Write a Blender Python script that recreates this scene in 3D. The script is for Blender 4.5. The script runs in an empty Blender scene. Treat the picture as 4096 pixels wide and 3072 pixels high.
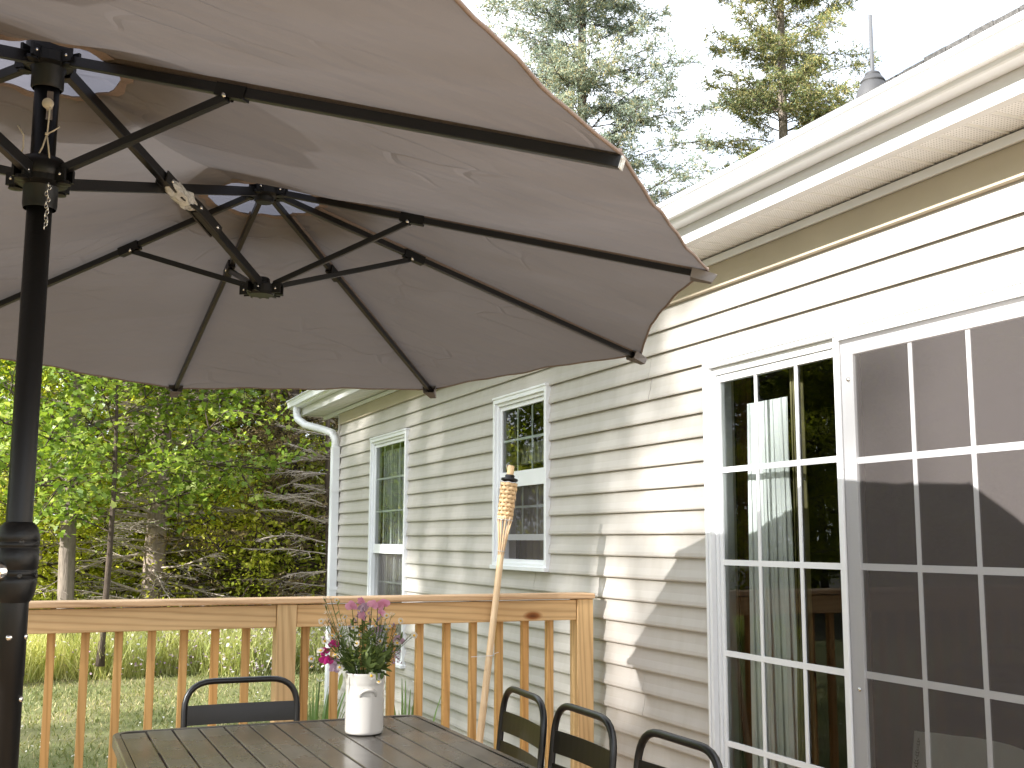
import bpy, math, random
import numpy as np
from mathutils import Vector, Matrix
random.seed(7); RNG = np.random.default_rng(7)
S = bpy.context.scene; COL = S.collection
R = math.radians

# ---------------------------------------------------------------- camera, sky, sun, exposure
def setup():
    yaw, pitch, roll = R(23.119), R(7.9406), R(0.2497)
    cy, sy = math.cos(yaw), math.sin(yaw)
    r0 = Vector((cy, -sy, 0)); f = Vector((sy*math.cos(pitch), cy*math.cos(pitch), math.sin(pitch)))
    u0 = r0.cross(f)
    r = r0*math.cos(roll) + u0*math.sin(roll); u = u0*math.cos(roll) - r0*math.sin(roll)
    cam = bpy.data.cameras.new('camera'); co = bpy.data.objects.new('camera', cam); COL.objects.link(co)
    co.matrix_world = Matrix(((r.x, u.x, -f.x, 0), (r.y, u.y, -f.y, 0), (r.z, u.z, -f.z, 1.36), (0, 0, 0, 1)))
    cam.sensor_width = 36; cam.lens = 39.39; cam.clip_start = .05; cam.clip_end = 2000
    S.camera = co
    sd = Vector((.53, .08, -.275)).normalized()
    sun = bpy.data.lights.new('sun', 'SUN'); sun.energy = 5; sun.angle = R(.55); sun.color = (1, .975, .94)
    so = bpy.data.objects.new('sun', sun); COL.objects.link(so); so.location = (-20, -3, 12)
    so.rotation_euler = sd.to_track_quat('-Z', 'Y').to_euler()
    w = bpy.data.worlds.new('World'); S.world = w; w.use_nodes = True
    nt = w.node_tree; nt.nodes.clear(); N = nt.nodes.new; K = nt.links.new
    sky = N('ShaderNodeTexSky'); sky.sky_type = 'NISHITA'; sky.sun_disc = False
    sky.sun_elevation = R(27.2); sky.sun_rotation = R(261.4); sky.air_density = 1.0; sky.dust_density = 2.0
    tc = N('ShaderNodeTexCoord'); mp = N('ShaderNodeMapping'); mp.inputs['Scale'].default_value = (1, 1, 2.2)
    no = N('ShaderNodeTexNoise'); no.inputs['Scale'].default_value = 2.1; no.inputs['Detail'].default_value = 7; no.inputs['Roughness'].default_value = .55
    rp = N('ShaderNodeValToRGB'); rp.color_ramp.elements[0].position = .26; rp.color_ramp.elements[1].position = .46
    mx = N('ShaderNodeMix'); mx.data_type = 'RGBA'
    mx.inputs[7].default_value = (6.6, 7.0, 7.6, 1)
    bg = N('ShaderNodeBackground'); bg.inputs['Strength'].default_value = .12; out = N('ShaderNodeOutputWorld')
    K(tc.outputs['Generated'], mp.inputs['Vector']); K(mp.outputs[0], no.inputs['Vector']); K(no.outputs['Fac'], rp.inputs[0])
    K(rp.outputs[0], mx.inputs[0]); K(sky.outputs[0], mx.inputs[6]); K(mx.outputs[2], bg.inputs[0]); K(bg.outputs[0], out.inputs[0])
    vs = S.view_settings; S.display_settings.display_device = 'sRGB'
    vs.view_transform = 'Standard'; vs.look = 'None'; vs.gamma = 1; vs.use_curve_mapping = False; vs.exposure = 1.5
    S.render.engine = 'CYCLES'
setup()

# ---------------------------------------------------------------- materials
class NT:
    def __init__(s, name):
        s.m = bpy.data.materials.new(name); s.m.use_nodes = True; s.nt = s.m.node_tree; s.nt.nodes.clear()
        s.out = s.n('ShaderNodeOutputMaterial')
    def n(s, t, **k):
        x = s.nt.nodes.new(t)
        for a, v in k.items():
            if a in x.inputs: x.inputs[a].default_value = v
            else: setattr(x, a, v)
        return x
    def l(s, a, b): s.nt.links.new(a, b)
    def coord(s, kind='Object', scale=(1, 1, 1)):
        tc = s.n('ShaderNodeTexCoord'); mp = s.n('ShaderNodeMapping'); mp.inputs['Scale'].default_value = scale
        if kind == 'World':
            g = s.n('ShaderNodeNewGeometry'); s.l(g.outputs['Position'], mp.inputs[0])
        else: s.l(tc.outputs[kind], mp.inputs[0])
        return mp.outputs[0]
    def noise(s, vec, sc, det=3, ro=.5):
        x = s.n('ShaderNodeTexNoise'); x.inputs['Scale'].default_value = sc; x.inputs['Detail'].default_value = det; x.inputs['Roughness'].default_value = ro
        s.l(vec, x.inputs['Vector']); return x.outputs['Fac']
    def ramp(s, fac, stops):
        x = s.n('ShaderNodeValToRGB'); e = x.color_ramp.elements
        while len(e) < len(stops): e.new(.5)
        for q, (p, c) in zip(e, stops): q.position = p; q.color = (*c, 1)
        s.l(fac, x.inputs[0]); return x.outputs[0]
    def mix(s, fac, a, b, mode='MIX'):
        x = s.n('ShaderNodeMix'); x.data_type = 'RGBA'; x.blend_type = mode
        for v, i in ((fac, 0), (a, 6), (b, 7)):
            if hasattr(v, 'links'): s.l(v, x.inputs[i])
            else: x.inputs[i].default_value = v if i == 0 else (*v, 1)
        return x.outputs[2]
    def bump(s, h, st=.3, d=.01):
        x = s.n('ShaderNodeBump'); x.inputs['Strength'].default_value = st; x.inputs['Distance'].default_value = d
        s.l(h, x.inputs['Height']); return x.outputs[0]
    def princ(s, col, rough=.5, metal=0, normal=None, spec=.5):
        p = s.n('ShaderNodeBsdfPrincipled')
        for k, v in (('Base Color', col), ('Roughness', rough), ('Metallic', metal), ('Specular IOR Level', spec)):
            if hasattr(v, 'links'): s.l(v, p.inputs[k])
            else: p.inputs[k].default_value = (*v, 1) if k == 'Base Color' else v
        if normal: s.l(normal, p.inputs['Normal'])
        return p
    def done(s, sh): s.l(sh.outputs[0], s.out.inputs[0]); return s.m

def simple(name, col, rough=.5, metal=0, var=.12, sc=8, bump=.0, bsc=60, spec=.5, kind='Object', scale=(1, 1, 1)):
    t = NT(name); v = t.coord(kind, scale); f = t.noise(v, sc, 5)
    c = t.ramp(f, [(.3, tuple(x*(1-var) for x in col)), (.7, tuple(min(1, x*(1+var)) for x in col))])
    nrm = t.bump(t.noise(v, bsc, 4), bump, .004) if bump else None
    return t.done(t.princ(c, rough, metal, nrm, spec))

def wood_mat(name, base, dark, axis, knots=True):
    # grain runs along `axis`
    t = NT(name); sc = [26, 26, 26]; sc[axis] = 1.3
    oi = t.n('ShaderNodeObjectInfo'); v0 = t.coord('World'); ad = t.n('ShaderNodeVectorMath', operation='ADD')
    cx = t.n('ShaderNodeCombineXYZ'); ml = t.n('ShaderNodeMath', operation='MULTIPLY'); ml.inputs[1].default_value = 37.0
    t.l(oi.outputs['Random'], ml.inputs[0])
    for i in range(3): t.l(ml.outputs[0], cx.inputs[i])
    t.l(v0, ad.inputs[0]); t.l(cx.outputs[0], ad.inputs[1])
    mp = t.n('ShaderNodeMapping'); mp.inputs['Scale'].default_value = sc; t.l(ad.outputs[0], mp.inputs[0])
    w = t.n('ShaderNodeTexWave', wave_type='BANDS', bands_direction='DIAGONAL'); w.inputs['Scale'].default_value = .85
    w.inputs['Distortion'].default_value = 6; w.inputs['Detail'].default_value = 3; w.inputs['Detail Scale'].default_value = .7
    t.l(mp.outputs[0], w.inputs['Vector'])
    fine = t.noise(mp.outputs[0], 3.5, 6, .7)
    c = t.ramp(w.outputs['Fac'], [(.0, tuple(x*.85 for x in dark)), (.40, base), (1, tuple(min(1, x*1.1) for x in base))])
    c = t.mix(.5, c, t.ramp(fine, [(.3, tuple(x*.8 for x in base)), (.7, tuple(min(1, x*1.12) for x in base))]))
    big = t.noise(v0, 1.7, 3); c = t.mix(1, c, t.ramp(big, [(.3, (.86, .84, .82)), (.7, (1.0, 1, 1))]), 'MULTIPLY')
    tint = t.ramp(oi.outputs['Random'], [(0, (.86, .84, .8)), (.5, (1, 1, 1)), (1, (1.0, .93, .84))]); c = t.mix(1, c, tint, 'MULTIPLY')
    if knots:
        mp2 = t.n('ShaderNodeMapping'); s2 = [5, 5, 5]; s2[axis] = 2.2; mp2.inputs['Scale'].default_value = s2; t.l(ad.outputs[0], mp2.inputs[0])
        vo = t.n('ShaderNodeTexVoronoi'); vo.inputs['Scale'].default_value = 1.0; t.l(mp2.outputs[0], vo.inputs['Vector'])
        k = t.ramp(vo.outputs['Distance'], [(.05, (.10, .04, .015)), (.09, (.42, .22, .10)), (.14, (1, 1, 1))])
        c = t.mix(1, c, k, 'MULTIPLY')
    return t.done(t.princ(c, .62, 0, t.bump(fine, .25, .002), .3))

def leaf_mat(name, stops, trans=.38, rough=.55, tr_tint=(1.25, 1.3, .55)):
    t = NT(name); g = t.n('ShaderNodeNewGeometry'); c = t.ramp(g.outputs['Random Per Island'], stops)
    big = t.noise(t.coord('World'), .55, 3)
    c = t.mix(1, c, t.ramp(big, [(.3, (.75, .8, .8)), (.7, (1.15, 1.1, .95))]), 'MULTIPLY')
    p = t.princ(c, rough, 0, None, .35); tr = t.n('ShaderNodeBsdfTranslucent')
    t.l(t.mix(1, c, tr_tint, 'MULTIPLY'), tr.inputs['Color'])
    m = t.n('ShaderNodeMixShader'); m.inputs[0].default_value = trans; t.l(p.outputs[0], m.inputs[1]); t.l(tr.outputs[0], m.inputs[2])
    return t.done(m)

M = {}
def mats():
    # vinyl siding with embossed grain
    t = NT('vinyl_siding'); v = t.coord('World', (1, 1.4, 60)); g = t.noise(v, 3.2, 6, .65)
    v2 = t.coord('World'); b = t.noise(v2, .9, 4)
    c = t.ramp(b, [(.3, (.450, .422, .388)), (.7, (.492, .463, .427))])
    dz = t.noise(t.coord('World', (1, 6, 1.2)), 2.5, 5, .6); c = t.mix(1, c, t.ramp(dz, [(.25, (.93, .92, .90)), (.6, (1, 1, 1))]), 'MULTIPLY')
    M['siding'] = t.done(t.princ(c, .48, 0, t.bump(g, .28, .0012), .4))
    M['frieze'] = simple('frieze_tan', (.41, .355, .265), .5, var=.05, sc=3)
    M['white'] = simple('white_vinyl', (.79, .80, .81), .38, var=.035, sc=3, bump=.05, bsc=30)
    M['white_metal'] = simple('white_enamel', (.79, .80, .81), .3, var=.05, sc=2.0)
    t = NT('fascia_wrap'); v = t.coord('World', (40, 1.2, 40)); f = t.noise(v, 2, 4)
    M['fascia'] = t.done(t.princ(t.ramp(f, [(.3, (.60, .59, .58)), (.7, (.68, .67, .66))]), .5))
    # perforated soffit
    t = NT('perforated_soffit'); v = t.coord('World', (1, 1, 1))
    sp = t.n('ShaderNodeSeparateXYZ'); t.l(v, sp.inputs[0])
    cb = t.n('ShaderNodeCombineXYZ')
    for i, ax in enumerate('XY'):
        m1 = t.n('ShaderNodeMath', operation='MULTIPLY'); m1.inputs[1].default_value = 1/.0115; t.l(sp.outputs[ax], m1.inputs[0])
        fr = t.n('ShaderNodeMath', operation='FRACT'); t.l(m1.outputs[0], fr.inputs[0])
        sb = t.n('ShaderNodeMath', operation='SUBTRACT'); sb.inputs[1].default_value = .5; t.l(fr.outputs[0], sb.inputs[0]); t.l(sb.outputs[0], cb.inputs[i])
    ln = t.n('ShaderNodeVectorMath', operation='LENGTH'); t.l(cb.outputs[0], ln.inputs[0])
    c = t.ramp(ln.outputs['Value'], [(.16, (.30, .29, .28)), (.24, (.79, .785, .78))])
    M['soffit'] = t.done(t.princ(c, .5)); M['soffit_plain'] = simple('soffit_rib_white', (.79, .785, .78), .5, var=.03)
    # glass: clear with a strong fresnel reflection
    t = NT('window_glass'); tr = t.n('ShaderNodeBsdfTransparent'); tr.inputs[0].default_value = (.88, .93, .90, 1)
    gl = t.n('ShaderNodeBsdfGlossy'); gl.inputs['Roughness'].default_value = .0; fr = t.n('ShaderNodeFresnel'); fr.inputs[0].default_value = 1.6
    t.l(t.bump(t.noise(t.coord('World'), .8, 2), .18, .004), gl.inputs['Normal'])
    m = t.n('ShaderNodeMixShader'); t.l(fr.outputs[0], m.inputs[0]); t.l(tr.outputs[0], m.inputs[1]); t.l(gl.outputs[0], m.inputs[2]); M['glass'] = t.done(m)
    # insect screen: fine mesh seen as a semi-transparent weave
    t = NT('insect_screen'); tr = t.n('ShaderNodeBsdfTransparent'); df = t.n('ShaderNodeBsdfDiffuse')
    w1 = t.n('ShaderNodeTexWave', wave_type='BANDS', bands_direction='Y'); w1.inputs['Scale'].default_value = 70; t.l(t.coord('World'), w1.inputs['Vector'])
    w2 = t.n('ShaderNodeTexWave', wave_type='BANDS', bands_direction='Z'); w2.inputs['Scale'].default_value = 73; t.l(t.coord('World'), w2.inputs['Vector'])
    cc = t.mix(.5, w1.outputs['Color'], w2.outputs['Color']); t.l(t.mix(1, (.15, .134, .130), t.ramp(cc, [(.2, (.86, .87, .9)), (.8, (1.1, 1.07, 1.03))]), 'MULTIPLY'), df.inputs[0])
    m = t.n('ShaderNodeMixShader'); m.inputs[0].default_value = .40; t.l(tr.outputs[0], m.inputs[1]); t.l(df.outputs[0], m.inputs[2]); M['screen'] = t.done(m)
    M['dark_metal'] = simple('dark_bronze_metal', (.016, .0145, .013), .42, .0, var=.2, sc=20, spec=.5)
    M['black_paint'] = simple('black_powder_coat', (.0055, .0052, .0055), .36, 0, var=.2, sc=12, bump=.08, bsc=220, spec=.6)
    M['black_plastic'] = simple('black_plastic', (.0048, .0046, .0048), .42, 0, var=.15, sc=15, bump=.1, bsc=140, spec=.4)
    t = NT('brown_table_metal'); v = t.coord('World'); n1 = t.noise(v, 2.2, 6, .6); n2 = t.noise(t.coord('World', (14, 1.4, 1)), 3, 6, .7)
    c = t.ramp(n2, [(.3, (.038, .034, .029)), (.55, (.050, .044, .038)), (.80, (.078, .071, .064))])
    sp_ = t.ramp(t.noise(v, 75, 2), [(.72, (0, 0, 0)), (.76, (1, 1, 1))]); c = t.mix(t.mix(1, sp_, (.35, .35, .35), 'MULTIPLY'), c, (.28, .25, .21))
    rr = t.ramp(n1, [(.3, (.16, .16, .16)), (.7, (.36, .36, .36))])
    M['table'] = t.done(t.princ(c, rr, 0, t.bump(n1, .12, .004), .85))
    M['chrome'] = simple('chrome', (.8, .78, .76), .12, 1, var=.03); M['red'] = simple('red_plastic', (.42, .02, .03), .3)
    M['cord'] = simple('cream_cord', (.62, .56, .45), .8, var=.1, sc=60)
    t = NT('plastic_wrap'); p = t.princ((.85, .84, .80), .18, 0, t.bump(t.noise(t.coord('Object'), 45, 3), 1, .02), .9)
    tr = t.n('ShaderNodeBsdfTransparent'); m = t.n('ShaderNodeMixShader'); m.inputs[0].default_value = .28; t.l(p.outputs[0], m.inputs[1]); t.l(tr.outputs[0], m.inputs[2]); M['wrap'] = t.done(m)
    # canopy cloth
    def cloth(name, col, tr_col, fac, wr=1.0):
        t = NT(name); v = t.coord('World')
        weave = t.noise(v, 420, 2); b = t.noise(v, 1.6, 3)
        mp = t.n('ShaderNodeMapping'); mp.inputs['Rotation'].default_value = (0, 0, R(-38)); mp.inputs['Scale'].default_value = (1.2, 5.5, 1.5); t.l(v, mp.inputs[0])
        fold = t.noise(mp.outputs[0], 2.0, 2, .45)
        mp3 = t.n('ShaderNodeMapping'); mp3.inputs['Rotation'].default_value = (0, 0, R(20)); mp3.inputs['Scale'].default_value = (1.6, 5, 2); t.l(v, mp3.inputs[0])
        vo = t.n('ShaderNodeTexVoronoi', feature='DISTANCE_TO_EDGE'); vo.inputs['Scale'].default_value = 1.7
        dv = t.n('ShaderNodeVectorMath', operation='ADD'); nn = t.n('ShaderNodeTexNoise'); nn.inputs['Scale'].default_value = 2.5; t.l(v, nn.inputs['Vector'])
        t.l(mp3.outputs[0], dv.inputs[0]); t.l(nn.outputs['Color'], dv.inputs[1]); t.l(dv.outputs[0], vo.inputs['Vector'])
        cr = t.n('ShaderNodeMapRange'); cr.inputs['From Max'].default_value = .045; t.l(vo.outputs['Distance'], cr.inputs[0])
        msk = t.ramp(t.noise(v, 1.9, 2), [(.50, (0, 0, 0)), (.60, (1, 1, 1))])
        crease = t.mix(msk, (1, 1, 1), cr.outputs[0])
        nb = t.bump(fold, .35*wr, .05); bx = t.n('ShaderNodeBump'); bx.inputs['Strength'].default_value = .45*wr; bx.inputs['Distance'].default_value = .006
        t.l(crease, bx.inputs['Height']); t.l(nb, bx.inputs['Normal'])
        b2 = t.n('ShaderNodeBump'); b2.inputs['Strength'].default_value = .3; b2.inputs['Distance'].default_value = .0008; t.l(weave, b2.inputs['Height']); t.l(bx.outputs[0], b2.inputs['Normal'])
        c = t.mix(1, col, t.ramp(b, [(.3, (.94, .93, .93)), (.7, (1.04, 1.03, 1.03))]), 'MULTIPLY')
        d = t.n('ShaderNodeBsdfDiffuse'); t.l(c, d.inputs[0]); t.l(b2.outputs[0], d.inputs['Normal'])
        q = t.n('ShaderNodeBsdfTranslucent'); q.inputs[0].default_value = (*tr_col, 1); t.l(b2.outputs[0], q.inputs['Normal'])
        m = t.n('ShaderNodeMixShader'); m.inputs[0].default_value = fac; t.l(d.outputs[0], m.inputs[1]); t.l(q.outputs[0], m.inputs[2]); return t.done(m)
    M['canopy'] = cloth('taupe_canopy_cloth', (.238, .220, .207), (.18, .166, .163), .20, 1.25)
    M['vent'] = cloth('vent_cloth', (.15, .14, .15), (.18, .175, .20), .45, .8)
    M['hem'] = simple('hem_cloth', (.24, .18, .15), .85, var=.12, sc=200)
    # bamboo
    t = NT('bamboo_cane'); v = t.coord('Object', (30, 30, 1.2)); f = t.noise(v, 2, 5)
    c = t.ramp(f, [(.3, (.60, .42, .24)), (.7, (.74, .56, .36))]); M['bamboo'] = t.done(t.princ(c, .42, 0, None, .4))
    M['weave'] = simple('bamboo_weave', (.66, .45, .24), .5, var=.16, sc=40)
    M['node'] = simple('bamboo_node', (.36, .20, .10), .6)
    M['ceramic'] = simple('glazed_stoneware', (.60, .575, .535), .16, var=.025, sc=6, bump=.03, bsc=14, spec=.6)
    M['blue_glaze'] = simple('blue_glaze', (.035, .06, .16), .3)
    M['wood_x'] = wood_mat('pine_along_x', (.70, .485, .255), (.55, .32, .13), 0)
    M['wood_z'] = wood_mat('pine_along_z', (.64, .385, .15), (.48, .25, .075), 2)
    M['post_wood'] = wood_mat('post_pine', (.66, .46, .24), (.52, .31, .13), 2, False)
    M['cap_wood'] = wood_mat('cap_pine', (.68, .46, .27), (.50, .28, .14), 0, False)
    M['deck_wood'] = wood_mat('deck_pine', (.46, .32, .19), (.32, .2, .11), 0)
    M['shingle'] = simple('asphalt_shingle', (.09, .085, .08), .9, var=.5, sc=60, bump=.8, bsc=200, kind='World')
    M['boot'] = simple('vent_boot_rubber', (.075, .073, .074), .6, var=.15, sc=10)
    M['pipe'] = simple('grey_pipe', (.15, .15, .155), .5, var=.05)
    M['pvc'] = simple('white_pvc', (.60, .60, .61), .4, var=.04)
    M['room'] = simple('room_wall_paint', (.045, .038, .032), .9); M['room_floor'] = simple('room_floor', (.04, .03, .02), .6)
    M['brown_trim'] = wood_mat('stained_trim', (.19, .075, .03), (.10, .035, .015), 2, False)
    def sheer(name, col, al, tl=.35):
        t = NT(name); d = t.n('ShaderNodeBsdfDiffuse'); d.inputs[0].default_value = (*col, 1); q = t.n('ShaderNodeBsdfTranslucent'); q.inputs[0].default_value = (*col, 1)
        a = t.n('ShaderNodeMixShader'); a.inputs[0].default_value = tl; t.l(d.outputs[0], a.inputs[1]); t.l(q.outputs[0], a.inputs[2])
        tr = t.n('ShaderNodeBsdfTransparent'); m = t.n('ShaderNodeMixShader'); m.inputs[0].default_value = al; t.l(a.outputs[0], m.inputs[1]); t.l(tr.outputs[0], m.inputs[2]); return t.done(m)
    M['sheer'] = sheer('white_sheer_curtain', (.82, .82, .84), .12); M['white_cloth'] = sheer('white_curtain_cloth', (.88, .88, .90), .0, .08); M['drape'] = sheer('olive_drape', (.34, .29, .16), .0); M['lace'] = sheer('cream_lace', (.74, .71, .64), .1)
    M['towel'] = simple('white_cotton', (.80, .78, .77), .9, var=.05, sc=30, bump=.4, bsc=300)
    M['ink'] = simple('dark_print', (.05, .045, .045), .9)
    # ground
    t = NT('mown_lawn'); v = t.coord('World'); n1 = t.noise(v, .55, 4); n2 = t.noise(v, 14, 5, .7)
    c = t.ramp(n1, [(.35, (.12, .15, .05)), (.55, (.21, .205, .09)), (.7, (.29, .235, .14))])
    c = t.mix(.5, c, t.ramp(n2, [(.3, (.05, .07, .02)), (.7, (.19, .19, .09))])); M['lawn'] = t.done(t.princ(c, .9, 0, t.bump(n2, .8, .04), .2))
    M['soil'] = simple('forest_floor', (.045, .04, .02), .95, var=.4, sc=3, bump=.8, bsc=20)
    # bark
    def bark(name, a, b, sx=7):
        t = NT(name); v = t.coord('World', (sx, sx, 1.5)); f = t.noise(v, 3, 6, .7); f2 = t.noise(t.coord('World'), 1.3, 3)
        c = t.mix(.35, t.ramp(f, [(.3, a), (.7, b)]), t.ramp(f2, [(.3, a), (.7, b)])); return t.done(t.princ(c, .9, 0, t.bump(f, 1, .03), .2))
    M['bark'] = bark('grey_bark', (.10, .08, .065), (.30, .25, .205)); M['bark_dark'] = bark('dark_bark', (.045, .033, .025), (.12, .09, .07))
    M['bark_pale'] = bark('pale_spruce_bark', (.15, .115, .095), (.42, .34, .28)); M['twig_pale'] = bark('weathered_twigs', (.30, .25, .21), (.56, .48, .41), 3)
    M['leaf_y'] = leaf_mat('yellow_green_leaf', [(0, (.32, .38, .04)), (.5, (.50, .52, .07)), (1, (.70, .66, .16))], .55)
    M['leaf_g'] = leaf_mat('green_leaf', [(0, (.15, .21, .03)), (.6, (.26, .33, .05)), (1, (.42, .46, .10))], .5)
    M['leaf_m'] = leaf_mat('maple_leaf', [(0, (.12, .19, .035)), (.6, (.22, .31, .055)), (.9, (.36, .43, .09)), (1, (.58, .62, .26))], .45, .42)
    M['leaf_s'] = leaf_mat('shrub_leaf', [(0, (.16, .21, .03)), (.5, (.33, .37, .06)), (1, (.56, .55, .13))], .45)
    M['needle_dark'] = leaf_mat('dark_needles', [(0, (.04, .05, .018)), (.6, (.08, .085, .03)), (1, (.16, .12, .055))], .2, .6, (1, 1, .7))
    M['needle_blue'] = leaf_mat('blue_spruce_needles', [(0, (.16, .21, .18)), (.45, (.30, .36, .31)), (.76, (.44, .49, .43)), (.86, (.52, .45, .27)), (1, (.60, .50, .30))], .4, .6, (1, 1, .85))
    M['needle_gold'] = leaf_mat('gold_spruce_needles', [(0, (.10, .14, .07)), (.5, (.20, .25, .11)), (.7, (.36, .34, .14)), (1, (.54, .44, .21))], .3, .6, (1.1, 1, .6))
    M['needle_dead'] = leaf_mat('dead_needles', [(0, (.13, .085, .05)), (.5, (.24, .17, .09)), (1, (.36, .30, .13))], .2, .7, (1, .9, .7))
    M['grass'] = leaf_mat('lawn_blades', [(0, (.11, .14, .045)), (.5, (.20, .225, .08)), (.8, (.32, .30, .15)), (1, (.42, .36, .22))], .3, .7, (1.1, 1.1, .6))
    M['meadow'] = leaf_mat('meadow_stalks', [(0, (.30, .36, .10)), (.5, (.50, .52, .20)), (1, (.74, .70, .42))], .4, .7, (1.1, 1.1, .6))
    M['petal_white'] = leaf_mat('white_petals', [(0, (.62, .58, .58)), (1, (.80, .77, .76))], .3, .6, (1, 1, .95))
    M['petal_lilac'] = leaf_mat('lilac_petals', [(0, (.40, .27, .42)), (1, (.66, .50, .64))], .3, .6, (1, .9, 1))
    M['petal_pink'] = leaf_mat('pink_petals', [(0, (.70, .34, .54)), (1, (.84, .52, .70))], .4, .5, (1.1, .8, 1))
    M['petal_magenta'] = leaf_mat('magenta_petals', [(0, (.60, .04, .28)), (1, (.72, .08, .38))], .4, .5, (1.1, .7, 1))
    M['petal_purple'] = leaf_mat('purple_petals', [(0, (.32, .22, .40)), (1, (.52, .38, .56))], .3, .5, (1, .9, 1))
    M['yolk'] = simple('flower_centre', (.70, .42, .03), .8, var=.15, sc=300); M['stem'] = leaf_mat('flower_stem', [(0, (.06, .10, .025)), (1, (.11, .15, .045))], .15)
    M['leaf_b'] = leaf_mat('bouquet_leaf', [(0, (.06, .09, .03)), (.6, (.13, .18, .06)), (1, (.28, .34, .11))], .3)
    M['iris'] = leaf_mat('iris_blade', [(0, (.12, .21, .08)), (.75, (.21, .31, .12)), (1, (.48, .44, .18))], .3)
mats()

# ---------------------------------------------------------------- mesh helpers
class MB:
    def __init__(s): s.v = []; s.f = []; s.mi = []; s.cm = 0
    def add(s, vs, fs):
        o = len(s.v); s.v += [tuple(p) for p in vs]; s.f += [tuple(i+o for i in q) for q in fs]; s.mi += [s.cm]*len(fs)
    def box(s, a, b):
        x0, y0, z0 = a; x1, y1, z1 = b
        s.add([(x0,y0,z0),(x1,y0,z0),(x1,y1,z0),(x0,y1,z0),(x0,y0,z1),(x1,y0,z1),(x1,y1,z1),(x0,y1,z1)],
              [(0,3,2,1),(4,5,6,7),(0,1,5,4),(1,2,6,5),(2,3,7,6),(3,0,4,7)])
    def tube(s, pts, r, n=8, caps=True, flat=None):
        pts = [Vector(p) for p in pts]; rs = r if isinstance(r, (list, tuple)) else [r]*len(pts)
        vs = []; up = None
        for i, p in enumerate(pts):
            d = (pts[min(i+1, len(pts)-1)] - pts[max(i-1, 0)]).normalized()
            if up is None:
                up = Vector((0, 0, 1)) if abs(d.z) < .9 else Vector((1, 0, 0))
            a = d.cross(up).normalized(); b = a.cross(d).normalized(); up = b
            for k in range(n):
                t = 2*math.pi*(k+.5)/n; ca, sa = math.cos(t), math.sin(t)
                if flat: vs.append(p + a*(flat[0]*(1 if ca > 0 else -1)) + b*(flat[1]*(1 if sa > 0 else -1)))
                else: vs.append(p + (a*ca + b*sa)*rs[i])
        fs = [(i*n+k, i*n+(k+1) % n, (i+1)*n+(k+1) % n, (i+1)*n+k) for i in range(len(pts)-1) for k in range(n)]
        if caps: fs += [tuple(range(n-1, -1, -1)), tuple((len(pts)-1)*n+k for k in range(n))]
        s.add(vs, fs)
    def rbar(s, pts, w, h): s.tube(pts, 0, 4, True, (w/2, h/2))
    def lathe(s, c, prof, n=32, ax=None):
        # prof: (radius, height) list; axis z unless ax=(a,b,d) frame
        c = Vector(c); A, B, D = ax or (Vector((1,0,0)), Vector((0,1,0)), Vector((0,0,1)))
        vs = [c + (A*math.cos(2*math.pi*k/n) + B*math.sin(2*math.pi*k/n))*r + D*h for r, h in prof for k in range(n)]
        fs = [(i*n+k, i*n+(k+1) % n, (i+1)*n+(k+1) % n, (i+1)*n+k) for i in range(len(prof)-1) for k in range(n)]
        s.add(vs, fs)
    def build(s, name, mat, parent=None, smooth=False, bevel=0):
        m = bpy.data.meshes.new(name); m.from_pydata(s.v, [], s.f)
        for x in (mat if isinstance(mat, (list, tuple)) else [mat]): m.materials.append(x)
        if isinstance(mat, (list, tuple)): m.polygons.foreach_set('material_index', s.mi)
        if smooth: m.polygons.foreach_set('use_smooth', [True]*len(m.polygons))
        o = link(name, m, parent)
        if bevel:
            b = o.modifiers.new('bevel', 'BEVEL'); b.width = bevel; b.segments = 2; b.limit_method = 'ANGLE'
            b.harden_normals = False
        return o
def link(name, data, parent=None):
    o = bpy.data.objects.new(name, data); COL.objects.link(o)
    if parent: o.parent = parent; o.matrix_parent_inverse = parent.matrix_world.inverted() if False else Matrix()
    return o
def tag(o, label=None, cat=None, group=None, kind=None):
    for k, v in (('label', label), ('category', cat), ('group', group), ('kind', kind)):
        if v: o[k] = v
    return o
def empty(name, loc, label, cat, group=None, rz=0):
    o = link(name, None); o.location = loc; o.rotation_euler = (0, 0, rz); o.empty_display_size = .1
    return tag(o, label, cat, group)
def npmesh(name, V, F, mat, smooth=False):
    """V (n,3), F (m,k) one polygon size"""
    m = bpy.data.meshes.new(name); k = F.shape[1]
    m.vertices.add(len(V)); m.vertices.foreach_set('co', V.astype(np.float32).ravel())
    m.loops.add(F.size); m.loops.foreach_set('vertex_index', F.astype(np.int32).ravel())
    m.polygons.add(len(F)); m.polygons.foreach_set('loop_start', np.arange(0, F.size, k, dtype=np.int32))
    m.polygons.foreach_set('loop_total', np.full(len(F), k, np.int32))
    if smooth: m.polygons.foreach_set('use_smooth', np.ones(len(F), bool))
    m.update(calc_edges=True); m.materials.append(mat); return m
def unit(a): return a/np.maximum(1e-9, np.linalg.norm(a, axis=-1, keepdims=True))
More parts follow.
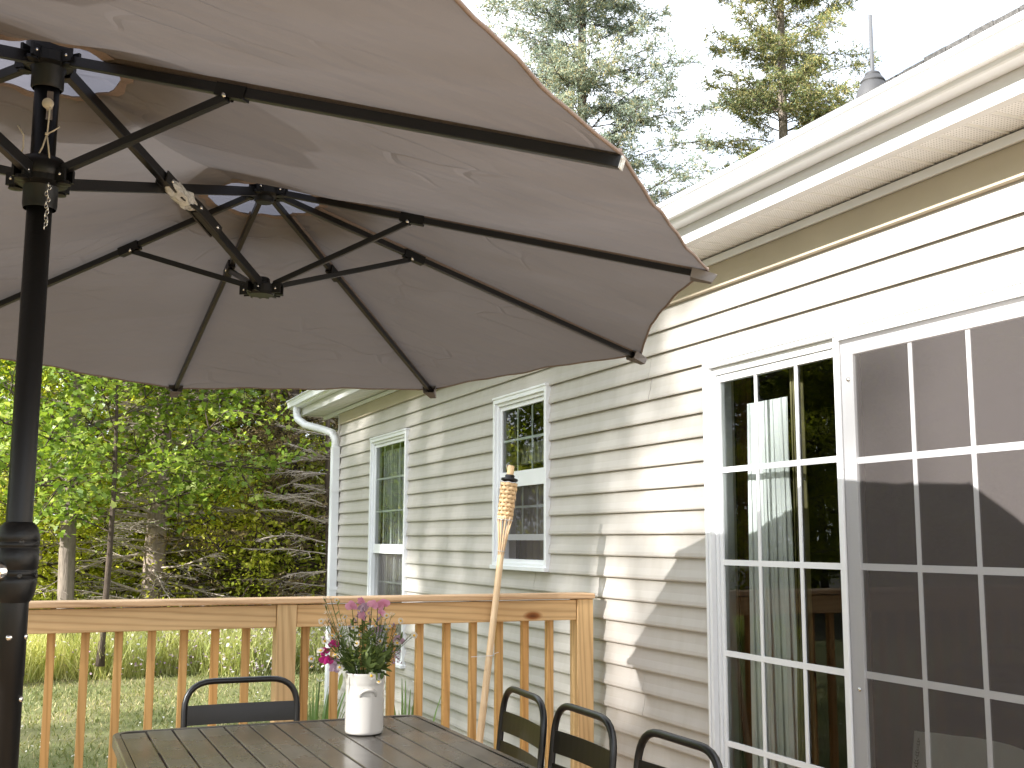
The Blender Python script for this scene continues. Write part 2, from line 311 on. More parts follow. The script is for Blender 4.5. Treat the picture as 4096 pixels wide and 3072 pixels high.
def segs_np(P0, P1, R0, R1, n=4):
    P0, P1 = np.asarray(P0, float), np.asarray(P1, float); R0, R1 = np.asarray(R0)[:, None], np.asarray(R1)[:, None]
    d = unit(P1-P0); h = np.where(np.abs(d[:, 2:3]) < .9, np.array([[0, 0, 1.]]), np.array([[1., 0, 0]]))
    a = unit(np.cross(d, h)); b = np.cross(a, d); V = []
    for P, Rr in ((P0, R0), (P1, R1)):
        for k in range(n):
            t = 2*np.pi*k/n; V.append(P + (a*np.cos(t)+b*np.sin(t))*Rr)
    V = np.stack(V, 1); base = (np.arange(len(P0))*2*n)[:, None]
    F = np.concatenate([base + np.array([[k, (k+1) % n, n+(k+1) % n, n+k]]) for k in range(n)], 0)
    return V.reshape(-1, 3), F
def leaves_np(P, size, up=.5, shape='hex', seed=1):
    r = np.random.default_rng(seed); n = len(P)
    nz = unit(r.normal(size=(n, 3)) + np.array([0, 0, up*2])); t = unit(np.cross(nz, r.normal(size=(n, 3)))); b = np.cross(nz, t)
    s = (size*(.6+.8*r.random(n)))[:, None]
    if shape == 'hex': pts = [(-.5, 0, 0), (-.2, .34, .05), (.22, .30, .05), (.55, 0, -.06), (.22, -.30, .05), (-.2, -.34, .05)]
    elif shape == 'quad': pts = [(-.5, 0, 0), (0, .32, .06), (.5, 0, -.04), (0, -.32, .06)]
    else: pts = [(-.42, 0, 0), (-.38, .3, .04), (-.05, .28, 0), (.02, .56, .08), (.2, .2, 0), (.6, 0, -.08), (.2, -.2, 0), (.02, -.56, .08), (-.05, -.28, 0), (-.38, -.3, .04)]
    V = np.stack([P + (t*x + b*y + nz*z)*s for x, y, z in pts], 1); k = len(pts)
    return V.reshape(-1, 3), (np.arange(n)[:, None]*k + np.arange(k)[None])
def needles_np(P, D, L, k=9, nl=.04, w=.006, seed=1):
    """brush shoots: at P along D with length L, k needles each (triangles)"""
    r = np.random.default_rng(seed); n = len(P); P = np.repeat(P, k, 0); D = np.repeat(D, k, 0); L = np.repeat(np.broadcast_to(L, (n,)), k)[:, None]
    t = r.random((n*k, 1)); q = unit(r.normal(size=(n*k, 3)) + D*.9); base = P + D*L*t
    s = unit(np.cross(q, r.normal(size=q.shape)))*w; nl_ = nl*(.7+.6*r.random((n*k, 1)))
    V = np.stack([base - s, base + s, base + q*nl_], 1)
    return V.reshape(-1, 3), np.arange(n*k*3).reshape(-1, 3)

# ---------------------------------------------------------------- ground
GZ = -.6
def ground():
    m = MB(); m.add([(-300, -300, GZ), (300, -300, GZ), (300, 300, GZ), (-300, 300, GZ)], [(0, 1, 2, 3)])
    tag(m.build('lawn', M['lawn']), kind='structure')
    m = MB(); n = 40
    pts = [(-60 + 120*i/n, 18.6 + .5*math.sin(i*1.3), GZ+.012) for i in range(n+1)]
    m.add(pts + [(p[0], 70, GZ+.012) for p in pts], [(i, i+1, n+2+i, n+1+i) for i in range(n)])
    tag(m.build('forest_floor', M['soil']), kind='structure')
ground()

# ---------------------------------------------------------------- house
XW = 2.65; YF = 10.30; YN = -3.0
OPEN = [(8.215, 9.17, .435, 2.185), (5.66, 6.415, 1.215, 2.21), (2.19, 4.045, -.6, 2.10)]
house = empty('house', (XW, 4, GZ), 'sage clapboard house with white windows and gutter beside the deck', 'house')
def part(m, name, mat, parent, **k):
    o = m.build(name, mat, parent, **k); return o
def H(m, name, mat, parent=None, **k):      # world-space mesh hung on the house
    o = m.build(name, mat, parent or house, **k)
    if parent is None: o.location = (-XW, -4, -GZ)
    return o
wall_o = None
def siding():
    global wall_o
    m = MB(); ys = sorted({YN, YF, *[v for o in OPEN for v in o[:2]]})
    for a, b in zip(ys[:-1], ys[1:]):
        c = (a+b)/2; hole = [o for o in OPEN if o[0] < c < o[1]]
        if not hole: m.box((XW+.004, a, GZ), (XW+.12, b, 2.58))
        else:
            z0, z1 = hole[0][2:]
            if z0 > GZ: m.box((XW+.004, a, GZ), (XW+.12, b, z0))
            m.box((XW+.004, a, z1), (XW+.12, b, 2.58))
    m.box((XW+.12, YF-.12, GZ), (9.2, YF, 2.58)); m.box((9.08, YN, GZ), (9.2, YF-.12, 2.58)); m.box((XW+.12, YN, GZ), (9.08, YN+.12, 2.58))
    m.add([(XW+.12, YF-.06, 2.58), (9.2, YF-.06, 2.58), (5.92, YF-.06, 4.2)], [(0, 1, 2)])
    wall_o = H(m, 'wall', M['siding'])
    h = .1035
    prof = [(0, .0015), (0, .0165), (.006, .0185), (.02, .0172), (.05, .0085), (.08, .0042), (h, .0015)]
    def px(z): # outward offset at height z in course
        for (a, x), (b, y) in zip(prof[1:-1], prof[2:]):
            if z <= b+1e-9: return x + (y-x)*(z-a)/max(1e-6, b-a)
        return prof[-1][1]
    def board(y0, y1, zb, za, zc):
        ks = [z for z, _ in prof[2:-1] if za < z < zc]; zs = [za]+ks+[zc]
        w = random.uniform(-.0008, .0008)
        P = ([(XW+.001, zb+.008), (XW-.0115-w, zb+.007), (XW-.0135-w, zb+.0005)] if za == 0 and zc > .02 else [(XW-.0015, zb+za)]) + [(XW-px(z)-w, zb+z) for z in zs] + [(XW+.003, zb+zc)]
        V = [(x, y, z) for y in (y0, y1) for x, z in P]; n = len(P)
        m = MB(); m.add(V, [(i, i+1, n+i+1, n+i) for i in range(n-1)] + [tuple(range(n-1, -1, -1)), tuple(range(n, 2*n))])
        m.build('siding_board', M['siding'], wall_o)
    J = {5: [3.814, 8.9], 4: [3.814, 6.81, 8.9], 3: [4.534, 6.81, 7.416], 2: [4.534, 7.416], 1: [], 0: [], -1: [9.5], -2: [],
         -5: [7.29], -6: [5.85, 7.29], -7: [5.85], -11: [4.626], -12: [4.626], -15: [8.1], -16: [8.1], -3: [1.0], -4: [1.0], -9: [10.0], -13: [6.9], -14: [6.9]}
    for k in range(-22, 6):
        zb = 1.806 + h*k
        cuts = sorted([YN, YF-.012] + J.get(k, []))
        for a, b in zip(cuts[:-1], cuts[1:]):
            a2 = a + (.0012 if a > YN else 0); b2 = b - (.0012 if b < YF-.02 else 0)
            spans = [(a2, b2, 0, h)]
            for o in OPEN:
                if o[2] >= zb+h or o[3] <= zb: continue
                ns = []
                for (s, e, za, zc) in spans:
                    if e <= o[0] or s >= o[1]: ns.append((s, e, za, zc)); continue
                    if s < o[0]: ns.append((s, o[0], za, zc))
                    if e > o[1]: ns.append((o[1], e, za, zc))
                    s2, e2 = max(s, o[0]), min(e, o[1])
                    if o[2] > zb: ns.append((s2, e2, 0, o[2]-zb))
                    if o[3] < zb+h: ns.append((s2, e2, o[3]-zb, h))
                spans = ns
            for (s, e, za, zc) in spans:
                if e-s > .01 and zc-za > .004: board(s, e, zb, za, zc)
    m = MB(); m.box((XW-.022, YF-.012, GZ+.1), (XW+.03, YF+.03, 2.55)); H(m, 'corner_trim', M['siding'])
    m = MB(); m.box((XW-.021, YN, 2.4275), (XW+.003, YF+.02, 2.532)); m.tube([(XW-.022, YN, 2.431), (XW-.022, YF, 2.431)], .0035, 6); H(m, 'frieze_board', M['frieze'])
    m = MB(); m.box((XW-.030, YN, 2.534), (XW+.003, 10.9, 2.565)); m.box((XW-.036, YN, 2.532), (XW-.026, 10.9, 2.538)); H(m, 'soffit_channel', M['white'])
siding()

def eaves():
    SZ = 2.572; x0, x1 = 2.412, XW-.022
    m = MB(); m.box((x0, YN, SZ+.012), (XW+.1, 10.9, SZ+.02)); so = H(m, 'soffit', M['soffit_plain'])
    # one perforated strip with its V groove; shared mesh
    w = .1016
    m = MB()
    P = [(0, 0), (.078, 0), (.082, .006), (.088, .006), (.090, -.002), (.096, -.002), (.0985, .006), (w, .006)]
    V = [(x, y, SZ+z) for x in (x0, x1) for y, z in P]; n = len(P)
    m.cm = 0; m.add(V, [(n+i, n+i+1, i+1, i) for i in range(1)]); m.cm = 1; m.add(V, [(n+i, n+i+1, i+1, i) for i in range(1, n-1)])
    first = m.build('soffit_strip', [M['soffit'], M['soffit_plain']], so)
    k = int((10.88-YN)/w)
    for i in range(k):
        o = first if i == 0 else first.copy()
        if i: COL.objects.link(o); o.parent = so
        o.location = (0, YN + i*w, 0)
    m = MB()
    m.box((2.398, YN, 2.566), (2.412, 10.93, 2.72)); m.box((2.393, YN, 2.561), (2.43, 10.93, 2.568))
    m.box((2.398, 10.9, 2.566), (3.0, 10.93, 2.72)); H(m, 'fascia', M['fascia'])
    # K-style gutter profile
    pr = [(2.396, 2.732), (2.396, 2.636), (2.335, 2.634), (2.328, 2.637), (2.325, 2.645), (2.318, 2.655), (2.306, 2.667), (2.298, 2.680), (2.294, 2.692), (2.294, 2.702), (2.286, 2.705), (2.282, 2.712), (2.283, 2.721), (2.291, 2.724), (2.297, 2.719), (2.300, 2.65), (2.39, 2.642)]
    m = MB(); n = len(pr); ye = 11.08
    m.add([(x, y, z) for y in (YN, ye) for x, z in pr], [(i, i+1, n+i+1, n+i) for i in range(n-1)])
    m.add([(x, ye-.002, z) for x, z in [(2.396, 2.732)] + pr[1:14]], [tuple(range(13, -1, -1))])
    g = H(m, 'gutter', M['white_metal'], smooth=False)
    m = MB(); m.tube([(2.2885, YN, 2.7135), (2.2885, ye, 2.7135)], .0075, 10); m.build('gutter_bead', M['white_metal'], g, smooth=True)
    # downspout: elbow + pipe down the corner
    pts = [(2.345, 10.86, 2.66), (2.345, 10.86, 2.58), (2.35, 10.82, 2.52), (2.40, 10.70, 2.455), (2.50, 10.50, 2.405), (2.575, 10.36, 2.36), (2.60, 10.31, 2.29), (2.60, 10.31, 2.2)]
    m = MB(); m.tube(pts, .036, 14); ds = H(m, 'downspout', M['white_metal'], smooth=True)
    m = MB(); m.box((2.567, 10.262, GZ+.1), (2.633, 10.35, 2.22))
    for i in range(5): m.box((2.5655, 10.268+i*.016, GZ+.12), (2.5675, 10.276+i*.016, 2.2)); m.box((2.571+i*.012, 10.2603, GZ+.12), (2.577+i*.012, 10.2625, 2.2))
    m.build('downspout_pipe', M['white_metal'], ds)
    m = MB()
    for i in range(26):
        t = i/25*(len(pts)-1); k = min(int(t), len(pts)-2); f = t-k; a = Vector(pts[k]).lerp(Vector(pts[k+1]), f)
        d = (Vector(pts[k+1])-Vector(pts[k])).normalized(); m.tube([a-d*.003, a+d*.003], .0375, 12)
    m.build('elbow_ridges', M['white_metal'], ds)
    m = MB(); m.box((2.56, 10.255, 1.80), (2.65, 10.262, 1.83)); m.box((2.56, 10.255, .9), (2.65, 10.262, .93)); m.build('pipe_strap', M['white_metal'], ds)
    # roof
    sl = .5; rx0, rz0 = 2.30, 2.728
    X1 = 5.92; Z1 = rz0 + sl*(X1-rx0)
    m = MB()
    m.add([(rx0, YN, rz0), (rx0, 10.95, rz0), (X1, 10.95, Z1), (X1, YN, Z1), (9.55, YN, rz0), (9.55, 10.95, rz0),
           (rx0, YN, rz0-.03), (rx0, 10.95, rz0-.03), (X1, 10.95, Z1-.03), (X1, YN, Z1-.03), (9.55, YN, rz0-.03), (9.55, 10.95, rz0-.03)],
          [(0, 3, 2, 1), (3, 4, 5, 2), (0, 1, 7, 6), (1, 2, 8, 7), (2, 5, 11, 8), (6, 7, 8, 9), (9, 8, 11, 10), (4, 10, 11, 5), (0, 6, 9, 3), (3, 9, 10, 4)])
    rf = H(m, 'roof', M['shingle'])
    rg = random.Random(3)
    m = MB()   # shingle tabs, raised and uneven: joined, too small to pick apart from below
    for row in range(26):
        y = YN + rg.uniform(0, .2)
        while y < 10.9:
            w = rg.uniform(.16, .32); a = rx0+.004+row*.14+rg.uniform(-.004, .004); z = rz0 + sl*(a-rx0); t = .003+rg.uniform(0, .0045)
            y1 = min(y+w-.006, 10.94); b = a+.15; zb = rz0+sl*(b-rx0)
            m.add([(a, y, z+.001), (a, y1, z+.001), (a, y1, z+t), (a, y, z+t), (b, y1, zb+.004), (b, y, zb+.004)], [(0, 3, 2, 1), (3, 5, 4, 2), (0, 5, 3), (1, 2, 4)]); y += w
    o = m.build('shingle', M['shingle'], rf); o['kind'] = 'stuff'
    # low shingled cross ridge that shows above the gutter
    m = MB(); n = 8
    for i in range(n):
        y0 = 2.70 + i*.125; xb = 3.35; zt = 3.358 + .022*math.sin((i+1.6)/(n+1.2)*math.pi)**.6 + (.004 if i % 2 else 0)
        m.box((xb, y0, 3.1), (xb+.4, y0+.121, zt))
    m.build('ridge_cap', M['shingle'], rf)
    # plumbing vent
    cx, cy = 3.2, 3.588; zr = rz0 + sl*(cx-rx0)
    m = MB(); m.lathe((cx, cy, 0), [(.085, zr-.06), (.076, zr+.05), (.066, zr+.085), (.050, zr+.118), (.047, zr+.122), (.052, zr+.124), (.050, zr+.130), (.036, zr+.150), (.032, zr+.153), (.034, zr+.156), (.030, zr+.165), (.008, zr+.172)], 24)
    vp = H(m, 'vent_pipe', M['boot'], smooth=True)
    m = MB(); m.lathe((cx, cy, 0), [(.0085, zr+.16), (.0085, 3.605), (.006, 3.605), (.006, 3.5)], 16); m.build('pipe', M['pipe'], vp, smooth=True)
    m = MB(); m.add([(cx-.2, cy-.18, zr-.2*sl+.012), (cx-.2, cy+.18, zr-.2*sl+.012), (cx+.15, cy+.18, zr+.15*sl+.012), (cx+.15, cy-.18, zr+.15*sl+.012)], [(0, 3, 2, 1)]); m.build('flashing', M['boot'], vp)
eaves()

def frame_rect(m, y0, y1, z0, z1, w, xa, xb, wb=None, wt=None):
    wb = w if wb is None else wb; wt = w if wt is None else wt
    m.box((xa, y0, z0), (xb, y0+w, z1)); m.box((xa, y1-w, z0), (xb, y1, z1))
    m.box((xa, y0+w, z0), (xb, y1-w, z0+wb)); m.box((xa, y0+w, z1-wt), (xb, y1-w, z1))
def pane(y0, y1, z0, z1, x, parent, name='pane', mat='glass'):
    m = MB(); m.add([(x, y0, z0), (x, y0, z1), (x, y1, z1), (x, y1, z0)], [(0, 1, 2, 3)]); return m.build(name, M[mat], parent)
def muntin(parent, a, b, mat='white'):
    m = MB(); m.box(a, b); return m.build('muntin', M[mat], parent)
def windows():
    # far tall double-hung window
    def dh(y0, y1, z0, z1, rail0, rail1, cols, rows, lower_open=0, label=None):
        m = MB(); frame_rect(m, y0, y1, z0, z1, .030, XW-.034, XW+.06); frame_rect(m, y0+.026, y1-.026, z0+.026, z1-.026, .024, XW-.018, XW+.06)
        m.box((XW-.048, y0-.006, z0-.012), (XW, y1+.006, z0+.012)); m.box((XW-.040, y0-.003, z1-.004), (XW, y1+.003, z1+.010))
        w = H(m, 'window', M['white'], bevel=.0025)
        if label: w['label'] = label
        a, b = y0+.05, y1-.05; t = z1-.05
        m = MB(); frame_rect(m, a+.001, b-.001, rail0, t-.001, .026, XW-.004, XW+.018, wb=rail1-rail0); m.build('upper_sash', M['white'], w, bevel=.002)
        ga, gb, gz0, gz1 = a+.026, b-.026, rail1, t-.026
        pane(ga, gb, gz0, gz1, XW+.006, w)
        for i in range(1, cols): y = ga+(gb-ga)*i/cols; muntin(w, (XW+.011, y-.007, gz0), (XW+.016, y+.007, gz1))
        for i in range(1, rows): z = gz0+(gz1-gz0)*i/rows; muntin(w, (XW+.010, ga, z-.007), (XW+.017, gb, z+.007))
        lb = z0+.05+lower_open; lt = rail1-.02
        m = MB(); frame_rect(m, a+.002, b-.002, lb, lt, .028, XW+.030, XW+.052, wb=.036); m.build('lower_sash', M['white'], w, bevel=.002)
        pane(a+.03, b-.03, lb+.036, lt-.028, XW+.040, w)
        for i in range(1, cols): y = ga+(gb-ga)*i/cols; muntin(w, (XW+.043, y-.007, lb+.036), (XW+.048, y+.007, lt-.03))
        for i in range(1, rows):
            z = lt-.028-(lt-lb-.064)*i/rows; muntin(w, (XW+.042, a+.03, z-.007), (XW+.049, b-.03, z+.007))
        o = pane(a+.006, b-.006, z0+.05, rail0, XW+.012, w, 'insect_screen', 'screen'); return w
    dh(8.20, 9.185, .42, 2.20, 1.25, 1.325, 4, 3, 0, 'tall far window reflecting sunlit leaves')
    dh(5.645, 6.43, 1.20, 2.225, 1.676, 1.768, 3, 2, .11, 'smaller window with its lower sash raised a little')
    # sliding patio door
    m = MB(); X = XW
    y0, y1, zt = 2.17, 4.062, 2.122
    m.box((X-.020, y1-.030, -.02), (X+.004, y1, zt)); m.box((X-.020, y0, -.02), (X+.004, y0+.03, zt)); m.box((X-.020, y0+.03, zt-.030), (X+.004, y1-.03, zt))
    m.box((X-.026, y1-.012, -.02), (X-.0205, y1+.003, zt+.004)); m.box((X-.026, y0, zt-.010), (X-.0205, y1-.012, zt+.004))
    m.box((X+.0045, y1-.045, -.02), (X+.09, y1-.012, zt-.03)); m.box((X+.0045, y0, -.02), (X+.09, y0+.045, zt-.03)); m.box((X+.0045, y0+.045, zt-.062), (X+.09, y1-.045, zt-.03)); m.box((X-.03, y0, -.05), (X+.09, y1, -.02))
    door = H(m, 'sliding_door', M['white'], bevel=.0025)
    # fixed panel
    a, b = 3.14, y1-.046
    m = MB(); frame_rect(m, a, b, .0, 2.058, .022, X+.014, X+.04, wb=.15, wt=.030); m.build('fixed_panel', M['white'], door, bevel=.003)
    pane(a+.022, b-.022, .15, 2.028, X+.024, door)
    for y in (3.742, 3.480): muntin(door, (X+.0175, y-.009, .15), (X+.0225, y+.009, 2.028))
    for z in (1.656, 1.273, .904, .545): muntin(door, (X+.0170, a+.022, z-.0115), (X+.0230, b-.022, z+.0115))
    # sliding panel behind the screen
    a, b = 2.215, 3.205
    m = MB(); frame_rect(m, a, b, .0, 2.062, .078, X-.006, X+.0130, wb=.14, wt=.045); m.build('sliding_panel', M['white'], door, bevel=.003)
    pane(a+.078, b-.078, .14, 2.018, X+.006, door)
    for y in (2.852, 2.600): muntin(door, (X+.0010, y-.009, .14), (X+.0045, y+.009, 2.018))
    for z in (1.641, 1.275, .912, .545): muntin(door, (X+.0004, a+.078, z-.0115), (X+.0050, b-.078, z+.0115))
    m = MB(); a, b = 2.205, 3.214
    m.box((X-.020, b-.026, .0), (X-.008, b, 2.088)); m.box((X-.020, a, .0), (X-.008, a+.02, 2.088)); m.box((X-.020, a+.02, 2.075), (X-.008, b-.026, 2.088)); m.box((X-.020, a+.02, .0), (X-.008, b-.026, .04))
    sc = m.build('screen_door', M['white'], door, bevel=.002)
    pane(a+.02, b-.026, .04, 2.075, X-.012, door, 'insect_screen', 'screen')
    for z in (.86, 1.93): m = MB(); m.lathe((X-.0082, 3.15, z), [(.0075, 0), (.0065, .004), (0, .0045)], 14, (Vector((0, 1, 0)), Vector((0, 0, 1)), Vector((-1, 0, 0)))); m.build('screw', M['chrome'], door, smooth=True)
windows()

def interior():
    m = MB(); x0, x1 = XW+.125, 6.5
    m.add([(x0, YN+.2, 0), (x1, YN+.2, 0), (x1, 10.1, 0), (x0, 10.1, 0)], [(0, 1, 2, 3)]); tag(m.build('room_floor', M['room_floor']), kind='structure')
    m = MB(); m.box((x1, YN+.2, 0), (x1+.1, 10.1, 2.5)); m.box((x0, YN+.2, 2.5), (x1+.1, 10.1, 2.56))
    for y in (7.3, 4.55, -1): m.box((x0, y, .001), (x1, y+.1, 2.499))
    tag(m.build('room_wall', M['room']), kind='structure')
    m = MB(); m.box((2.84, 4.045, 0), (2.86, 4.135, 2.2)); m.box((2.84, 2.0, 2.12), (2.86, 4.045, 2.2)); H(m, 'interior_trim', M['brown_trim'])
    def curtain(name, x, y0, y1, z0, z1, folds, amp, mat, flare=0, seed=0):
        r = random.Random(seed); nu, nv = folds*10, 14; V = []
        for j in range(nv+1):
            v = j/nv
            for i in range(nu+1):
                u = i/nu; sp = 1+flare*v; yc = (y0+y1)/2
                ph = u*folds*2*math.pi + .5*math.sin(u*9+v*2)
                V.append((x+amp*math.sin(ph)*(.6+.5*v), yc+(u-.5)*(y1-y0)*sp+.01*math.sin(ph*2+v*4), z1+(z0-z1)*v))
        F = [(j*(nu+1)+i, j*(nu+1)+i+1, (j+1)*(nu+1)+i+1, (j+1)*(nu+1)+i) for j in range(nv) for i in range(nu)]
        m = MB(); m.add(V, F); return m.build(name, M[mat], None, smooth=True)
    o = curtain('sheer_curtain', 2.735, 3.625, 3.895, .03, 1.93, 5, .006, 'white_cloth', .14, 1); tag(o, 'long white sheer curtain hanging behind the fixed door glass', 'curtain')
    o = curtain('drape', 2.755, 3.565, 3.62, .03, 2.1, 3, .02, 'drape', .1, 2); tag(o, 'olive heavy drape beside the white sheer behind the door', 'curtain')
    o = curtain('lace_curtain', 2.735, 8.25, 9.18, .5, 2.1, 16, .015, 'sheer', 0, 3); tag(o, 'sheer curtain drawn behind the tall far window', 'curtain')
    # cafe valance and lace in the smaller window
    o = curtain('window_valance', 2.83, 5.80, 6.62, 1.83, 1.96, 13, .028, 'lace', 0, 4); tag(o, 'ruffled cream valance across the smaller window', 'curtain')
    o = curtain('lace_curtain', 2.84, 5.85, 6.1, 1.2, 1.50, 6, .012, 'lace', 0, 5); tag(o, 'crocheted lace panel low behind the raised sash', 'curtain')
    o = curtain('grey_curtain', 2.87, 5.95, 6.55, 1.2, 1.80, 6, .02, 'drape', 0, 6); tag(o, 'muted cafe curtain behind the lower half of the smaller window', 'curtain')
    # chair with a printed white cloth, inside
    c = empty('dining_chair', (3.05, 2.85, 0), 'dark wooden dining chair inside behind the screen door', 'chair')
    m = MB()
    m.box((-.2, -.22, .43), (.2, .22, .46)); m.build('seat', M['brown_trim'], c)
    for x, y in ((-.18, -.2), (.18, -.2), (-.18, .2), (.18, .2)):
        m = MB(); m.box((x-.018, y-.018, 0), (x+.018, y+.018, .43 if x > 0 else .70)); m.build('leg', M['brown_trim'], c)
    m = MB(); m.box((-.195, -.182, .6), (-.165, .182, .69)); m.build('backrest', M['brown_trim'], c)
    m = MB(); nu, nv = 40, 12; V = []
    for j in range(nv+1):
        for i in range(nu+1):
            u, v = i/nu, j/nv; w = (u-.5)*.52
            V.append((2.835-.012*math.sin(u*22)*(.4+v)-.02*v, 2.85+w*(1+.12*v), .742-.035*abs(u-.35)-.36*v))
    m.add(V, [(j*(nu+1)+i, j*(nu+1)+i+1, (j+1)*(nu+1)+i+1, (j+1)*(nu+1)+i) for j in range(nv) for i in range(nu)])
    o = m.build('printed_cloth', M['towel'], None, smooth=True); tag(o, 'white cloth with a dark sprig print draped on the indoor chair back', 'cloth')
    m = MB(); rr = random.Random(5)
    for k in range(26):
        z = .70-.012*k*.75; s = .004+.018*abs(math.sin(k*.9))*(k/26+.3); y = 3.065+.004*k*.3
        m.add([(2.811-.0006*k, y, z), (2.811-.0006*k, y-s, z+.006), (2.811-.0006*k, y-.4*s, z-.006), (2.811-.0006*k, y+s*.8, z+.004), (2.811-.0006*k, y+.3*s, z-.006)], [(0, 1, 2), (0, 3, 4)])
    m.build('sprig_print', M['ink'], o)
interior()

# ---------------------------------------------------------------- deck and railing
def deck():
    d = empty('deck', (0, 1.6, 0), 'wooden deck floor of wide boards below the table', 'deck')
    m = MB(); m.box((-2.25, -.069, -.03), (XW-.03, .069, 0)); first = m.build('deck_board', M['deck_wood'], d, bevel=.003)
    for i in range(49):
        o = first if i == 0 else first.copy()
        if i: COL.objects.link(o); o.parent = d
        o.location = (0, -3.4+i*.1435, 0)
    m = MB(); m.box((-2.22, 3.46, -.30), (XW-.03, 3.50, -.032)); m.box((-2.22, -3.5, -.3), (-2.18, 3.458, -.032)); m.build('rim_joist', M['wood_x'], d)
    for x in (-2.1, .2, 2.4): m = MB(); m.box((x, 3.36, GZ), (x+.09, 3.45, -.032)); m.build('support_post', M['post_wood'], d)
deck()
def railing():
    Y = 5.0
    r = empty('deck_railing', (0, Y, 0), 'new pine deck railing running behind the table to the house wall', 'railing')
    def b(name, a, c, mat, bev=.003):
        m = MB(); m.box((a[0], a[1]-Y, a[2]), (c[0], c[1]-Y, c[2])); return m.build(name, M[mat], r, bevel=bev)
    b('top_cap', (-2.2, Y-.018, 1.0785), (2.578, Y+.115, 1.104), 'cap_wood', .006)
    for x0, x1 in ((-2.1, 1.018), (1.1085, 2.482)): b('rail_board', (x0, Y, .977), (x1, Y+.036, 1.0735), 'wood_x'); b('bottom_rail', (x0, Y, .07), (x1, Y+.036, .158), 'wood_x')
    for x0 in (-2.19, 1.020, 2.484): b('post', (x0, Y-.008, .001), (x0+.087, Y+.08, 1.0765), 'post_wood', .004)
    xs = [.109+.1315*k for k in range(-16, 7)] + [1.16+.1335*k for k in range(0, 10)]
    m = MB(); m.box((-.0165, .038, .03), (.0165, .072, 1.07)); first = m.build('baluster', M['wood_z'], r, bevel=.002)
    for i, x in enumerate(xs):
        o = first if i == 0 else first.copy()
        if i: COL.objects.link(o); o.parent = r
        o.location = (x, 0, 0); o.rotation_euler = (0, 0, random.uniform(-.03, .03))
    # left side run
    s = empty('side_railing', (-2.15, 1, 0), 'pine railing along the open left side of the deck', 'railing')
    for nm, a, c, mat in (('top_cap', (-.06, -4.2, 1.0785), (.07, 3.975, 1.104), 'deck_wood'), ('rail_board', (0, -4.2, .977), (.036, 3.99, 1.0765), 'wood_x'), ('bottom_rail', (0, -4.2, .07), (.036, 3.99, .158), 'wood_x')):
        m = MB(); m.box(a, c); m.build(nm, M[mat], s)
    m = MB(); m.box((-.036, -.017, .03), (-.002, .017, 1.07)); first = m.build('baluster', M['wood_z'], s)
    for i in range(60):
        o = first if i == 0 else first.copy()
        if i: COL.objects.link(o); o.parent = s
        o.location = (0, -4.1+i*.1335, 0)
railing()

# ---------------------------------------------------------------- table, chairs
def rounded(x0, x1, y0, y1, r, n=8):
    P = []
    for cx, cy, a in ((x1-r, y1-r, 0), (x0+r, y1-r, 90), (x0+r, y0+r, 180), (x1-r, y0+r, 270)):
        for k in range(n+1): t = R(a+90*k/n); P.append((cx+r*math.cos(t), cy+r*math.sin(t)))
    return P
TZ = .735
def table():
    x0, x1, y0, y1 = .285, 1.335, 1.55, 3.985
    t = empty('patio_table', ((x0+x1)/2, (y0+y1)/2, 0), 'dark brown slatted metal patio table under the umbrella', 'table'); cx, cy = (x0+x1)/2, (y0+y1)/2
    def L(P): return [(x-cx, y-cy, z) for x, y, z in P]
    m = MB(); o = rounded(x0, x1, y0, y1, .07); i = rounded(x0+.022, x1-.022, y0+.022, y1-.022, .05); n = len(o)
    o2 = rounded(x0+.004, x1-.004, y0+.004, y1-.004, .067)
    V = [(x, y, TZ-.035) for x, y in o] + [(x, y, TZ-.003) for x, y in o] + [(x, y, TZ+.001) for x, y in o2] + [(x, y, TZ+.001) for x, y in i] + [(x, y, TZ-.03) for x, y in i]
    m.add(L(V), [(k*n+a, k*n+(a+1) % n, (k+1)*n+(a+1) % n, (k+1)*n+a) for k in range(4) for a in range(n)]); m.build('rim', M['table'], t)
    N = 12; w = (x1-x0-.044)/N
    for k in range(N):
        a = x0+.022+k*w; e = .0035
        ya, yb = y0+.023, y1-.023
        if k in (0, N-1): ya += .02; yb -= .02
        for (p, q) in ((ya, 2.78), (2.7835, yb)):
            m = MB(); m.box((a+e-cx, p-cy, TZ-.018), (a+w-e-cx, q-cy, TZ-random.uniform(.0005, .0018))); m.build('slat', M['table'], t, bevel=.002)
    for yy in (y0+.3, 2.78, y1-.35):
        m = MB(); m.box((x0+.02-cx, yy-cy-.02, TZ-.05), (x1-.02-cx, yy-cy+.02, TZ-.0185)); m.build('cross_bar', M['table'], t)
    for x in (x0+.03, x1-.07):
        for y in (y0+.04, y1-.1): m = MB(); m.box((x-cx, y-cy, 0), (x+.04-cx, y+.04-cy, TZ-.036)); m.build('leg', M['table'], t)
table()
def arc(c, a, b, r, n=7):
    """points turning from direction a to b round corner c"""
    c, a, b = Vector(c), Vector(a).normalized(), Vector(b).normalized()
    out = []
    p0, p1 = c-a*r, c+b*r
    for k in range(n+1):
        t = k/n; out.append(p0.lerp(c, t).lerp(c.lerp(p1, t), t))
    return out
